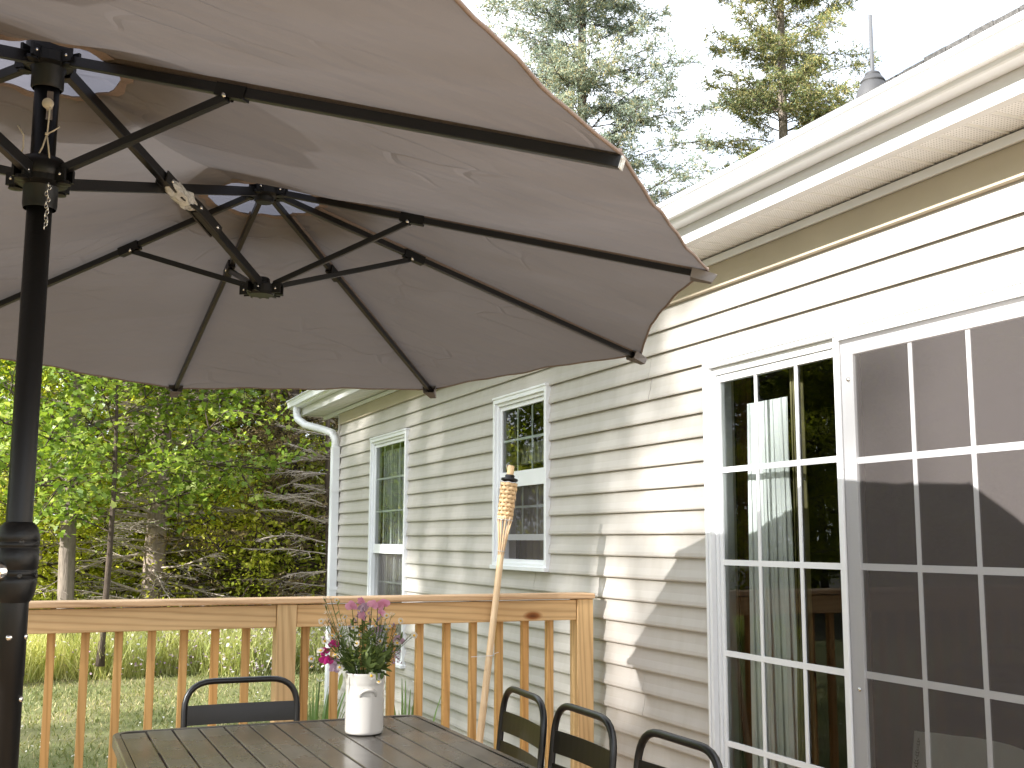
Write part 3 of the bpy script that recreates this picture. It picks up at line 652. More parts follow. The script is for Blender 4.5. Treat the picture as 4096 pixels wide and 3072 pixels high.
def chair(loc, rz, label, group='black metal chairs round the patio table'):
    # local: faces +Y, back at -Y
    c = empty('metal_chair', loc, label, 'chair', group, rz)
    w = .208; tr = .0115; tilt = .10; HZ = .836
    def bk(x, z): return Vector((x, -.20-(z-.45)*tilt*1.0, z))
    pts = [bk(-w, .45)] + [bk(-w, .62)] + arc(bk(-w, HZ), bk(-w, HZ)-bk(-w, .45), (1, 0, 0), .105) + arc(bk(w, HZ), (1, 0, 0), bk(w, .45)-bk(w, HZ), .105) + [bk(w, .62), bk(w, .45)]
    m = MB(); m.tube(pts, tr, 12); m.build('back_frame', M['black_paint'], c, smooth=True)
    for z0, z1 in ((.682, .752), (.580, .650)):
        m = MB(); n = 10
        for i in range(n):
            a, b = -w+.008+(2*w-.016)*i/n, -w+.008+(2*w-.016)*(i+1)/n
            ca, cb = .012*(1-(2*i/n-1)**2), .012*(1-(2*(i+1)/n-1)**2)
            V = []
            for x, cc in ((a, ca), (b, cb)):
                for z in (z0, z1):
                    q = bk(x, z); V += [(q.x, q.y-cc+.004, z), (q.x, q.y-cc+.001, z)]
            m.add(V, [(0, 2, 6, 4), (5, 7, 3, 1), (2, 3, 7, 6), (0, 4, 5, 1)])
        m.build('back_slat', M['black_paint'], c)
    m = MB(); P = rounded(-.20, .20, -.20, .21, .05); n = len(P)
    m.add([(x, y, .452) for x, y in P]+[(x*.97, y*.97, .458) for x, y in P]+[(x, y, .435) for x, y in P], [tuple(n+k for k in range(n)), tuple(2*n+k for k in range(n-1, -1, -1))] + [(k, (k+1) % n, n+(k+1) % n, n+k) for k in range(n)] + [(2*n+k, 2*n+(k+1) % n, (k+1) % n, k) for k in range(n)])
    m.build('seat', M['black_paint'], c)
    for sx in (-1, 1):
        m = MB(); m.tube([bk(sx*w, .45), (sx*w, -.215, .3), (sx*(w+.02), -.26, .012)], tr, 10); m.build('leg', M['black_paint'], c, smooth=True)
        m = MB(); m.tube([(sx*.19, .19, .44), (sx*.20, .205, .25), (sx*.21, .225, .012)], tr, 10); m.build('leg', M['black_paint'], c, smooth=True)
    return c
chair((.770, 4.135, 0), R(180), 'black metal chair at the far end of the table beside the railing')
chair((1.37, 3.66, 0), R(90-4), 'black metal chair on the house side nearest the railing and bamboo torch')
chair((1.375, 3.20, 0), R(90-1), 'middle of the three black chairs along the house side of the table')
chair((1.385, 2.66, 0), R(90), 'black metal chair on the house side in front of the sliding door')

# ---------------------------------------------------------------- umbrella
def umbrella():
    P0 = Vector((-.018, 2.371)); an = R(51.87); ax = Vector((math.cos(an), math.sin(an))); pp = Vector((ax.y, -ax.x))
    root = empty('double_umbrella', (P0.x, P0.y, 0), 'large taupe double patio umbrella with black pole and ribs', 'umbrella')
    off = Vector((P0.x, P0.y, 0))
    def U(m, name, mat, parent=None, **k):
        o = m.build(name, mat, parent or root, **k)
        if parent is None: o.location = -off
        return o
    V3 = lambda p, z: Vector((p.x, p.y, z))
    C0 = V3(P0, 2.335); C2 = Vector((.559, 3.102, 2.345)); L2 = Vector((.559, 3.102, 2.052)); R0 = V3(P0, 2.075)
    tip = {'M': Vector((.863, 1.567, 1.977)), 'A': Vector((1.61, 2.455, 2.052)), 'B': Vector((1.883, 3.292, 1.974)), 'C': Vector((1.422, 4.12, 1.928)), 'D': Vector((.48, 4.43, 1.916))}
    def reflL(p): # across axis line
        d = Vector((p.x, p.y))-P0; q = d - 2*d.dot(pp)*pp + P0; return Vector((q.x, q.y, p.z))
    def reflN(p): # across the line through the pole square to the axis
        d = Vector((p.x, p.y))-P0; q = d - 2*d.dot(ax)*ax + P0; return Vector((q.x, q.y, p.z))
    tip['E'] = Vector((-.40, 3.93, 1.95)); tip['W'] = reflL(tip['M'])
    # pole
    m = MB(); m.lathe(V3(P0, 0), [(.024, 1.27), (.024, 2.30), (.0, 2.30)], 32); U(m, 'pole', M['black_plastic'], smooth=True)
    m = MB(); m.lathe(V3(P0, 0), [(.0255, .06), (.0255, 1.1), (.0265, 1.101), (.0265, 1.25)], 32); lp = U(m, 'lower_pole', M['black_plastic'], smooth=True)
    for z, a in ((1.175, -100), (1.175, -20), (1.06, -28)):
        d = Vector((math.cos(R(a)), math.sin(R(a)), 0)); m = MB(); m.lathe(V3(P0, z)+d*.0255, [(.006, 0), (.005, .003), (.0015, .0042), (0, .0042)], 12, (Vector((-d.y, d.x, 0)), Vector((0, 0, 1)), d)); m.build('rivet', M['chrome'], lp, smooth=True)
    m = MB(); m.lathe(V3(P0, 0), [(.26, .0), (.26, .05), (.24, .065), (.05, .075), (.045, .2), (.028, .21)], 40); U(m, 'base', M['black_plastic'], smooth=True)
    # crank housing
    pr = [(.026, 1.243), (.030, 1.247), (.036, 1.262), (.0385, 1.280), (.0385, 1.2905), (.0365, 1.2915), (.0365, 1.2935), (.0385, 1.2945), (.0385, 1.303), (.0375, 1.304), (.0375, 1.306), (.0390, 1.307), (.0395, 1.345), (.0382, 1.346), (.0382, 1.348), (.0395, 1.349), (.0395, 1.356), (.0385, 1.357), (.0385, 1.359), (.0395, 1.36), (.0385, 1.372), (.034, 1.386), (.027, 1.394), (.024, 1.396)]
    m = MB(); m.lathe(V3(P0, -.005), pr, 40); ch = U(m, 'crank_housing', M['black_plastic'], smooth=True)
    d = Vector((-.78, -.62, 0)).normalized(); A = Vector((-d.y, d.x, 0)); Z = Vector((0, 0, 1))
    m = MB(); m.lathe(V3(P0, 1.298)+d*.034, [(.019, 0), (.019, .012), (.0165, .016), (.013, .016)], 24, (A, Z, d)); m.build('crank_ring', M['chrome'], ch, smooth=True)
    m = MB(); m.lathe(V3(P0, 1.298)+d*.047, [(.0128, 0), (.0128, .005), (0, .007)], 20, (A, Z, d)); m.build('crank_button', M['red'], ch, smooth=True)
    for z in (1.2945, 1.358):
        for a in (-80, -20):
            e = Vector((math.cos(R(a)), math.sin(R(a)), 0)); m = MB(); m.lathe(V3(P0, z-.005)+e*.0375, [(.005, 0), (.005, .0022), (.002, .0012), (0, .0012)], 12, (Vector((-e.y, e.x, 0)), Z, e)); m.build('screw_cap', M['dark_metal'], ch, smooth=True)
    # hubs with lugs
    def hub(c, r, name, dirs, up=1):
        m = MB(); m.lathe(c, [(.0, .016*up), (r*.85, .016*up), (r, .008*up), (r, -.012*up), (r*.8, -.016*up), (r*.62, -.018*up), (r*.58, -.03*up), (r*.5, -.034*up), (.0, -.034*up)], 28)
        for q in dirs:
            q = Vector((q.x, q.y, 0)).normalized(); s = Vector((-q.y, q.x, 0))
            for sg in (-1, 1):
                b = c + q*(r*.95) + s*.012*sg
                m.rbar([b-q*.015, b+q*.022], .006, .026)
            m.lathe(c + q*(r*1.12) - Vector((0, 0, .014*up)), [(.0, .004), (.0135, .003), (.0145, -.004), (.0, -.006)], 12)
        h = U(m, name, M['black_plastic'], smooth=False)
        for q in dirs:
            q = Vector((q.x, q.y, 0)).normalized(); s = Vector((-q.y, q.x, 0)); m = MB()
            for sg in (-1, 1): m.lathe(c + q*(r*1.16)+s*.015*sg, [(.0035, 0), (.003, .002), (0, .0025)], 8, (q, Z, s*sg))
            m.build('rivet', M['chrome'], h, smooth=True)
        return h
    hub(C0 + Vector((0, 0, -.012)), .048, 'crown_hub', [tip['M']-C0, tip['W']-C0, Vector((*ax, 0)), -Vector((*ax, 0))])
    hub(R0, .050, 'runner_hub', [tip['M']-C0, tip['W']-C0, Vector((*ax, 0)), -Vector((*ax, 0))])
    m = MB(); m.lathe(V3(P0, 0), [(.031, 2.012), (.033, 2.02), (.033, 2.06), (.05, 2.075), (.052, 2.10), (.04, 2.115), (.031, 2.118)], 32); U(m, 'runner_collar', M['black_plastic'], smooth=True)
    m = MB(); m.lathe(V3(P0, 0), [(.028, 2.262), (.0315, 2.266), (.0315, 2.30), (.045, 2.32), (.045, 2.36), (0, 2.365)], 32); U(m, 'crown_collar', M['black_plastic'], smooth=True)
    def rib(a, b, name='rib', w=.017, h=.026, start=.045):
        d = (b-a).normalized(); m = MB(); m.rbar([a+d*start, b], w, h); o = U(m, name, M['black_paint'], bevel=.0015)
        return o
    def strut(lo, a, b, f, w=.012, h=.0155):
        d = (b-a).normalized(); e = a.lerp(b, f) - Vector((0, 0, .016)); q = (e-lo).normalized()
        m = MB(); m.rbar([lo+q*.04, e], w, h); s = U(m, 'strut', M['black_paint'], bevel=.0015)
        m = MB(); m.rbar([a.lerp(b, f)-d*.022-Vector((0, 0, .004)), a.lerp(b, f)+d*.045-Vector((0, 0, .004))], .022, .025); m.build('bracket', M['black_plastic'], s)
        sd = d.cross(Z).normalized(); m = MB()
        for sg in (-1, 1): m.lathe(e+sd*sg*.0135, [(.005, 0), (.0045, .002), (0, .003)], 10, (d, Z, sd*sg))
        m.build('rivet', M['chrome'], s, smooth=True)
    dn = Vector((0, 0, -.012))
    for k in ('M', 'W'):
        b = tip[k]; rib(C0+dn*.3, b, w=.017, h=.0205)
        strut(R0, C0, b, .36, .014, .018)
        m = MB(); d = (b-C0).normalized(); m.rbar([b, b+d*.003], .018, .0215); U(m, 'rib_end_cap', M['wrap'])
    sec = []
    for side in (0, 1):
        T = (lambda p: p) if side == 0 else reflN
        c2, l2 = T(C2), T(L2); ts = [T(tip[k]) for k in 'ABCDE']
        if side: ts[0] = Vector((.18, .965, 2.03))
        sec.append((c2, ts))
        out = Vector((*ax, 0))*(1 if side == 0 else -1)
        dirs = [t-c2 for t in ts] + [-out]
        hub(c2+Vector((0, 0, -.008)), .044, 'crown_hub', dirs); hub(l2, .040, 'lower_hub', dirs, -1)
        for t, f in zip(ts, (.34, .345, .325, .31, .34)):
            rib(c2+dn*.3, t, w=.014, h=.0175); strut(l2, c2, t, f)
            # stitched pocket at the tip
            d = (t-c2).normalized(); s = d.cross(Z).normalized(); n = s.cross(d).normalized()
            m = MB(); a = t-d*.045
            V = [a+s*.022-n*.016, a-s*.022-n*.016, t+d*.012-s*.012-n*.016, t+d*.012+s*.012-n*.016, a+s*.028+n*.010, a-s*.028+n*.010, t+d*.022-s*.005+n*.009, t+d*.022+s*.005+n*.009]
            m.add(V, [(0, 1, 2, 3), (1, 5, 6, 2), (0, 3, 7, 4), (3, 2, 6, 7), (4, 7, 6, 5)]); U(m, 'tip_pocket', M['canopy'])
        # scissor arms
        sd = Vector((-out.y, out.x, 0))
        mid = (V3(P0, 0).lerp(c2, .5)); 
        a0 = R0 + out*.05 + Vector((0, 0, .005)) + sd*.009; a1 = c2 - out*.04 - Vector((0, 0, .02)) + sd*.009
        m = MB(); m.rbar([a0, a1], .016, .025); U(m, 'scissor_arm', M['black_paint'], bevel=.0015)
        b0 = C0 + out*.045 - Vector((0, 0, .02)) - sd*.012; b1 = l2 - out*.035 + Vector((0, 0, .012)) - sd*.012
        k1 = b0.lerp(b1, .475); k2 = b0.lerp(b1, .60) + Vector((0, 0, .012))
        m = MB(); m.rbar([b0, k1], .017, .024); U(m, 'scissor_arm', M['black_paint'], bevel=.0015)
        m = MB(); m.rbar([k2, b1], .017, .024); U(m, 'scissor_arm', M['black_paint'], bevel=.0015)
        k0 = b0.lerp(b1, .42); k3 = b0.lerp(b1, .72)+Vector((0, 0, .008))
        for sg in (-1, 1):
            m = MB(); q = sd*sg*.0125; m.tube([k0+q, k1+q], 0, 4, True, (.002, .015)); m.tube([b0.lerp(b1, .50)+q, k2+q, k3+q], 0, 4, True, (.002, .014)); U(m, 'hinge_plate', M['dark_metal'])
        m = MB()
        for p in (k0.lerp(k1, .5), b0.lerp(b1, .55)+Vector((0, 0, .006)), k2, k3-(k3-k2)*.2):
            for sg in (-1, 1): m.lathe(p+sd*sg*.0155, [(.005, 0), (.004, .003), (0, .0035)], 10, (out, Z, sd*sg))
        U(m, 'hinge_bolts', M['chrome'], smooth=True)
        if side == 0:
            d = (k2-k1).normalized(); m = MB(); n = 14; rg = random.Random(4); c = k1-d*.005; prof = []
            s1 = d.cross(sd).normalized()
            for i in range(9):
                t = i/8; w = .013+.009*math.sin(t*3.1)+rg.uniform(-.002, .002)
                prof.append([c - d*.02 + d*(.125*t) + (sd*math.cos(2*math.pi*k/n)+s1*math.sin(2*math.pi*k/n))*(w*(1+rg.uniform(-.22, .22))) for k in range(n)])
            m.add([p for ring in prof for p in ring], [(i*n+k, i*n+(k+1) % n, (i+1)*n+(k+1) % n, (i+1)*n+k) for i in range(8) for k in range(n)] + [tuple(range(n)), tuple(8*n+k for k in range(n-1, -1, -1))])
            U(m, 'plastic_wrap', M['wrap'])
    # canopy
    rg = np.random.default_rng(5)
    def bend(p, h=.016): return p + Vector((0, 0, h))
    hem = MB(); seams = MB()
    def panel(inner, outer, wob=.004, seed=0):
        """inner/outer: equal-length lists; straight strips between them"""
        nu = len(inner)-1; nv = 16; V = []; r = random.Random(seed); f1, f2 = r.uniform(5, 8), r.uniform(10, 15); ph = r.uniform(0, 6)
        for j in range(nv+1):
            v = j/nv
            for i in range(nu+1):
                u = i/nu; p = inner[i].lerp(outer[i], v)
                ed = math.sin(math.pi*u)*min(1, v*5); z = -.020*ed*math.sin(math.pi*min(1, v*1.0)) + wob*ed*math.sin(f1*v*2+u*f2+ph)*.7 + wob*.6*math.sin(u*math.pi*2*5+v*3+ph)*ed*v
                V.append(p+Vector((0, 0, z)))
        m = MB(); m.add(V, [(j*(nu+1)+i, j*(nu+1)+i+1, (j+1)*(nu+1)+i+1, (j+1)*(nu+1)+i) for j in range(nv) for i in range(nu)])
        U(m, 'canopy_panel', M['canopy'], smooth=True)
        hem.tube([Vector(V[nv*(nu+1)+i]) for i in range(nu+1)], .0035, 6)
        seams.tube([Vector(V[j*(nu+1)])-Vector((0, 0, .001)) for j in range(nv+1)], 0, 4, True, (.0018, .009))
    def edge(a, b, n, sag):
        c = (C0+Vector((0, 0, 0)));out = []
        for i in range(n+1):
            t = i/n; p = a.lerp(b, t); q = 4*t*(1-t); inw = V3(P0.lerp(Vector((p.x, p.y)), 1), 0)
            hubp = min((C0, sec[0][0], sec[1][0]), key=lambda h: (h-p).length)
            w = (hubp-p); w.z = 0; w.normalize(); out.append(bend(p) + w*q*sag + Vector((0, 0, q*sag*.30)))
        return out
    def circ(c, a0, a1, n, r, z): return [Vector((c.x+r*math.cos(a0+(a1-a0)*i/n), c.y+r*math.sin(a0+(a1-a0)*i/n), z)) for i in range(n+1)]
    n = 20; hr = .165
    for side, (c2, ts) in enumerate(sec):
        for k in range(4):
            a, b = ts[k], ts[k+1]
            d0, d1 = (a-c2), (b-c2); a0, a1 = math.atan2(d0.y, d0.x), math.atan2(d1.y, d1.x)
            while a1-a0 > math.pi: a1 -= 2*math.pi
            while a1-a0 < -math.pi: a1 += 2*math.pi
            z = c2.z+.016 - .30*hr*.9
            panel(circ(c2, a0, a1, n, hr, z), edge(a, b, n, (.036, .016, .004, .004)[k]), seed=k+side*7)
        out = ax if side == 0 else -ax
        for k, (tM, tA) in enumerate(((tip['M'], ts[0]), (tip['W'], ts[4]))):
            # inner boundary: arc round main hole, ridge line, arc round second hole
            q = Vector((tM.x, tM.y))-P0; am = math.atan2(q.y, q.x); ao = math.atan2(out.y, out.x)
            while ao-am > math.pi: ao -= 2*math.pi
            while ao-am < -math.pi: ao += 2*math.pi
            q2 = Vector((tA.x, tA.y))-Vector((c2.x, c2.y)); a2 = math.atan2(q2.y, q2.x); ai = ao+math.pi
            while ai-a2 > math.pi: ai -= 2*math.pi
            while ai-a2 < -math.pi: ai += 2*math.pi
            z0, z2 = C0.z+.016-.3*.15*.9, c2.z+.016-.3*hr*.9
            i1 = circ(C0, am, ao, 8, .15, z0); i2 = circ(c2, ai, a2, 8, hr, z2)
            ridge = [i1[-1].lerp(i2[0], t/8) + Vector((0, 0, .012-.03*math.sin(math.pi*t/8))) for t in range(1, 8)]
            inner = i1 + ridge + i2
            # resample outer evenly but bias toward the ribs so the strips stay near radial
            N = len(inner)-1; eo = edge(tM, tA, 60, .012 if side == 0 else .034)
            outer = []
            for i in range(N+1):
                t = i/N; tt = t; x = tt*60; j = min(int(x), 59); outer.append(eo[j].lerp(eo[j+1], x-j))
            panel(inner, outer, .005, seed=20+k+side*3)
    U(hem, 'hem', M['hem'], smooth=True); o = U(seams, 'seam', M['hem'])
    # raised vent caps
    for c, rr in ((C0, .30), (sec[0][0], .33), (sec[1][0], .33)):
        m = MB(); nn = 24; V = []
        for j in range(7):
            r_ = .02+(rr-.02)*j/6
            for i in range(nn):
                a = 2*math.pi*i/nn; z = c.z+.050-.088*r_/rr*rr/.33*.8 + .008*math.sin(a*5)*j/6 + .006*math.sin(a*9+1)*j/6
                V.append((c.x+r_*math.cos(a), c.y+r_*math.sin(a), z))
        m.add(V, [(j*nn+i, j*nn+(i+1) % nn, (j+1)*nn+(i+1) % nn, (j+1)*nn+i) for j in range(6) for i in range(nn)]); U(m, 'vent_cap', M['vent'], smooth=True)
        m = MB(); m.lathe((c.x, c.y, c.z+.02), [(.02, 0), (.018, .05), (.008, .075), (0, .08)], 16); U(m, 'finial', M['black_plastic'], smooth=True)
        r1 = .15 if c is C0 else hr; z = c.z+.012-.3*r1*.9
        m = MB(); a = [Vector((c.x+(r1+.002)*math.cos(t*math.pi/24), c.y+(r1+.002)*math.sin(t*math.pi/24), z+.0035*math.sin(t*1.3))) for t in range(49)]
        m.tube(a, 0, 4, True, (.013, .0012)); U(m, 'vent_binding', M['hem'])
    # pulley cords and chain
    vr = Vector((.92, -.39, 0)); tw = Vector((-.39, -.92, 0))
    b = V3(P0, 0)
    m = MB(); p = b+vr*.016+tw*.020; m.box(p+Vector((-.006, -.004, 2.19)), p+Vector((.006, .004, 2.25))); U(m, 'pulley_plate', M['chrome'])
    m = MB(); m.lathe(p+Vector((0, 0, 2.222))+tw*.004, [(0, 0), (.010, 0), (.011, .002), (.008, .005), (.011, .008), (.010, .010), (0, .010)], 16, (vr, Z, tw)); U(m, 'pulley', M['cord'], smooth=True)
    m = MB()
    q = p+tw*.010
    def w(x, z, y=0): return b + vr*x + tw*(.032+y) + Vector((0, 0, z))
    m.tube([w(.022, 2.222), w(.021, 2.19), w(.020, 2.16), w(.019, 2.155)], .0016, 6)
    m.tube([w(.019, 2.157), w(.012, 2.13), w(.004, 2.10, .01)], .0016, 6); m.tube([w(.019, 2.157), w(.024, 2.13), w(.030, 2.10, .005)], .0016, 6)
    m.tube([w(.019, 2.157), w(.030, 2.163), w(.044, 2.172)], .0016, 6); m.lathe(w(.019, 2.157)-Vector((0, 0, .003)), [(0, 0), (.0035, .001), (.0035, .006), (0, .007)], 8)
    m.tube([w(-.040, 2.175), w(-.027, 2.155), w(-.026, 2.13), w(-.034, 2.10)], .0016, 6)
    U(m, 'cord', M['cord'], smooth=True)
    m = MB()
    for i in range(15):
        c = w(.030 + .003*math.sin(i*1.7), 2.052-i*.0062, .004); a = vr if i % 2 else (vr*.3+tw*.95); dz = Vector((0, 0, 1))
        m.tube([c + a*.0028*math.cos(t*math.pi/5) + dz*.0048*math.sin(t*math.pi/5) for t in range(11)], .0009, 5, False)
    U(m, 'chain', M['chrome'], smooth=True)
umbrella()

# ---------------------------------------------------------------- bamboo torch
def torch():
    b = Vector((1.895, 4.925, 0)); top = Vector((2.110, 4.955, 1.692)); D = (top-b).normalized(); L = (top-b).length
    A = D.cross(Vector((0, 1, 0))).normalized(); B = D.cross(A).normalized()
    t = empty('bamboo_torch', b, 'bamboo garden torch with woven head leaning on the deck railing', 'torch')
    def fr(h): return D*h
    def U(m, n, mat, **k): return m.build(n, mat, t, **k)
    zt = lambda z: L*(z/1.692)
    m = MB(); pr = []
    hs = [0, zt(.22), zt(.445), zt(.61), zt(.80), zt(1.0), zt(1.235), zt(1.305)]
    for i, h in enumerate(hs[:-1]):
        r = .0178-.003*h/1.3
        pr += [(r+.0012, h), (r, h+.008), (r, hs[i+1]-.008)]
    pr += [(.0135, hs[-1])]
    m.lathe((0, 0, 0), pr, 16, (A, B, D)); U(m, 'cane', M['bamboo'], smooth=True)
    for h in hs[1:-1]: m = MB(); m.lathe(fr(h), [(.0160-.003*h/1.3, -.002), (.0168-.003*h/1.3, 0), (.0160-.003*h/1.3, .002)], 16, (A, B, D)); U(m, 'cane_joint', M['node'], smooth=True)
    for k in range(10):
        a = 2*math.pi*k/10; d = A*math.cos(a)+B*math.sin(a)
        m = MB(); m.tube([fr(zt(1.29))+d*.0125, fr(zt(1.33))+d*.0150, fr(zt(1.39))+d*.022, fr(zt(1.46))+d*.0340, fr(zt(1.47))+d*.0350], [.0035, .0038, .0040, .0038, .003], 6); U(m, 'split_strip', M['bamboo'], smooth=True)
    ns = 12; z0, z1 = zt(1.455), zt(1.632); rad = lambda f: .0345+.0055*f
    for k in range(ns):
        a = 2*math.pi*k/ns; d = A*math.cos(a)+B*math.sin(a); s = -A*math.sin(a)+B*math.cos(a); V = []
        for j in range(17):
            f = j/16; r = rad(f)+.0022*math.cos(f*9*math.pi+(k % 2)*math.pi); c = fr(z0+(z1-z0)*f)+d*r
            V += [c-s*.0042, c+s*.0042]
        m = MB(); m.add(V, [(2*j, 2*j+1, 2*j+3, 2*j+2) for j in range(16)]); o = U(m, 'upright_weave', M['weave']); q = o.modifiers.new('t', 'SOLIDIFY'); q.thickness = .0012
    for b_ in range(9):
        f = (b_+.5)/9; V = []; n = 72
        for i in range(n):
            a = 2*math.pi*i/n; r = rad(f)+.0006+.0024*math.cos(ns*a/2*1.0 + b_*math.pi)
            d = A*math.cos(a)+B*math.sin(a)
            for e in (-.0078, .0078): V.append(fr(z0+(z1-z0)*f+e)+d*r)
        m = MB(); m.add(V, [(2*i, 2*((i+1) % n), 2*((i+1) % n)+1, 2*i+1) for i in range(n)]); o = U(m, 'weave_band', M['weave'], smooth=True); q = o.modifiers.new('t', 'SOLIDIFY'); q.thickness = .0012
    for h, r in ((z1, .0415), (z0, .0365), (zt(1.308), .0165)):
        m = MB(); m.tube([fr(h+.002*math.sin(i*1.9))+(A*math.cos(i*math.pi/12)+B*math.sin(i*math.pi/12))*(r+.0008*math.sin(i*2.3)) for i in range(25)], .0016, 6, False); U(m, 'binding', M['pvc'], smooth=True)
    m = MB(); m.lathe(fr(z1-.005), [(.030, 0), (.033, .012), (.0395, .016), (.0415, .021), (.039, .026), (.027, .029), (.022, .031), (.0235, .040), (.020, .044), (0, .044)], 28, (A, B, D)); U(m, 'fuel_can_lid', M['black_plastic'], smooth=True)
    m = MB(); m.lathe(fr(z1+.035), [(.0165, 0), (.0170, .046), (.015, .048), (0, .047)], 20, (A, B, D)); U(m, 'snuffer', M['weave'], smooth=True)
    m = MB(); c = fr(z1+.082); m.tube([c, c+A*.010+D*.004, c+A*.021+D*.008, c+A*.025-D*.004, c+A*.017-D*.018], .0011, 5); c = fr(z1+.03); m.tube([c-A*.02, c-A*.034+D*.018, c-A*.045+D*.008, c-A*.042-D*.012, c-A*.026-D*.016], .0007, 5); U(m, 'wick_string', M['pvc'])
    # cable tie to the baluster
    h = zt(.83); c = fr(h); m = MB(); m.tube([c+Vector((-.022, 0, 0))+Vector((0, -.002, -.002)), c+Vector((-.016, -.018, 0)), c+Vector((0, -.0215, 0)), c+Vector((.018, -.016, .002)), c+Vector((.03, .02, .004)), c+Vector((.07, .06, .006))], .0016, 5)
    m.tube([c+Vector((-.075, .04, -.008)), c+Vector((-.022, 0, -.003))], .0015, 5); U(m, 'cable_tie', M['pvc'])
torch()

# ---------------------------------------------------------------- crock and bouquet
def petal(m, c, d, up, l, w, cup=.2, n=3):
    s = d.cross(up).normalized(); V = [c]
    for i in range(1, n+1):
        t = i/n; ww = w*math.sin(math.pi*min(.92, t*.75+.12)); V += [c+d*l*t - s*ww + up*cup*l*t*t, c+d*l*t + s*ww + up*cup*l*t*t]
    V.append(c+d*l*1.08+up*cup*l*1.1)
    m.add(V, [(0, 1, 2)] + [(2*i-1, 2*i+1, 2*i+2, 2*i) for i in range(1, n)] + [(2*n-1, 2*n+1, 2*n)])
def bouquet():
    vc = Vector((1.043, 3.66, TZ+.0015)); Z = Vector((0, 0, 1))
    v = empty('stoneware_crock', vc, 'white stoneware crock with small ear handles holding wild flowers', 'vase')
    m = MB(); pr = [(0, 0), (.055, 0), (.0605, .003), (.0625, .010), (.0625, .13), (.0625, .152), (.0622, .155), (.0634, .158), (.0645, .166), (.0650, .184), (.0650, .190), (.0640, .1935), (.0625, .190), (.058, .15), (.057, .01), (0, .008)]
    m.lathe((0, 0, 0), pr, 48); m.build('body', M['ceramic'], v, smooth=True)
    toc = Vector((-vc.x, -vc.y, 0)).normalized()
    for sg in (1, -1):
        a0 = math.atan2(toc.y, toc.x) + .18 + (0 if sg == 1 else math.pi); pts = []
        for i in range(13):
            f = i/12; t = math.pi*f; a = a0 + .42*math.cos(t)*1.0; r = .0605+.013*math.sin(t)
            pts.append(Vector((r*math.cos(a), r*math.sin(a), .122+.022*math.sin(t))))
        m = MB(); m.tube(pts, [.004+.0022*math.sin(math.pi*i/12) for i in range(13)], 10); m.build('ear_handle', M['ceramic'], v, smooth=True)
    m = MB(); a0 = math.atan2(toc.y, toc.x)+1.33; rr = random.Random(2)
    for k in range(16):
        a = a0+rr.uniform(-.02, .30); z = rr.uniform(.068, .110); s = .0055; th = rr.uniform(0, 3.1)
        def q(da, dz): return Vector((.0629*math.cos(a+da/.0628), .0629*math.sin(a+da/.0628), z+dz))
        c_, s_ = math.cos(th), math.sin(th); m.add([q(-s*c_, -s*s_), q(.002*s_, -.002*c_), q(s*c_, s*s_), q(-.002*s_, .002*c_)], [(0, 1, 2, 3)])
    m.build('leaf_motif', M['blue_glaze'], v)
    B = empty('wildflower_bouquet', vc+Vector((0, 0, .10)), 'loose bouquet of pink sweet peas and small white daisies in the crock', 'flowers')
    ri = Vector((.955, -.297, 0)); dp = Vector((.297, .955, 0)); rg = random.Random(11)
    def W(cx, cy, dep=None):  # crop px -> local position around bouquet origin
        x = 621+.2116*cx; y = 1269+.2116*cy; dep = rg.uniform(-.085, .03) if dep is None else dep
        k = .001555*(1+dep/3.7)
        return ri*((x-787)*k) + dp*dep + Z*(.09+(1465-y)*k)
    stems = MB(); lv = MB()
    def stem(p, r=.0011, droop=None):
        a = rg.uniform(0, 6.28); q = rg.uniform(0, .04); s = Vector((q*math.cos(a), q*math.sin(a), -.03))
        o = Vector((p.x, p.y, 0)); mouth = o.normalized()*min(.045, o.length*.5)+Z*.09
        droop = (p.z < .16 and o.length > .09) if droop is None else droop
        mid = mouth.lerp(p, .5) + Z*(.05 if droop else .012)+Vector((rg.uniform(-.01, .01), rg.uniform(-.01, .01), 0))
        pts = [s, mouth]
        for i in range(1, 7): t = i/6; pts.append(mouth.lerp(mid, t).lerp(mid.lerp(p + (Z*.02 if droop else Vector()), t), t).lerp(p, t**3))
        stems.tube(pts, r, 5, False)
        for i in range(2, 7):
            if rg.random() < .55:
                c = pts[i]; d = Vector((rg.uniform(-1, 1), rg.uniform(-1, 1), rg.uniform(-.3, .9))).normalized(); petal(lv, c, d, Z.cross(d).cross(d).normalized()*-1, rg.uniform(.010, .024), rg.uniform(.002, .0045), rg.uniform(-.3, .4))
        return pts
    # shared flower meshes
    m = MB(); n = 22
    for i in range(n):
        a = 2*math.pi*i/n; d = Vector((math.cos(a), math.sin(a), 0)); s = Vector((-d.y, d.x, 0)); z = rg.uniform(-.0012, .0016)
        l = .0092*rg.uniform(.88, 1.05); m.add([d*.003-s*.0004, d*l-s*.0009+Z*z, d*(l+.0006)+Z*z, d*l+s*.0009+Z*z, d*.003+s*.0004], [(0, 1, 2, 3, 4)])
    m.cm = 1; m.lathe((0, 0, 0), [(.0036, -.0003), (.0034, .0012), (.0022, .0022), (0, .0026)], 10)
    daisy = m.build('daisy', [M['petal_white'], M['yolk']], B)
    m = MB()
    for i in range(40):
        a = rg.uniform(0, 6.28); e = rg.uniform(-.2, 1.4); d = Vector((math.cos(a)*math.cos(e), math.sin(a)*math.cos(e), math.sin(e))); petal(m, d*.001, d, Vector((-d.y, d.x, .1)).normalized(), rg.uniform(.0055, .0075), .0008, .1, 1)
    button = m.build('daisy_bud', M['petal_white'], B)
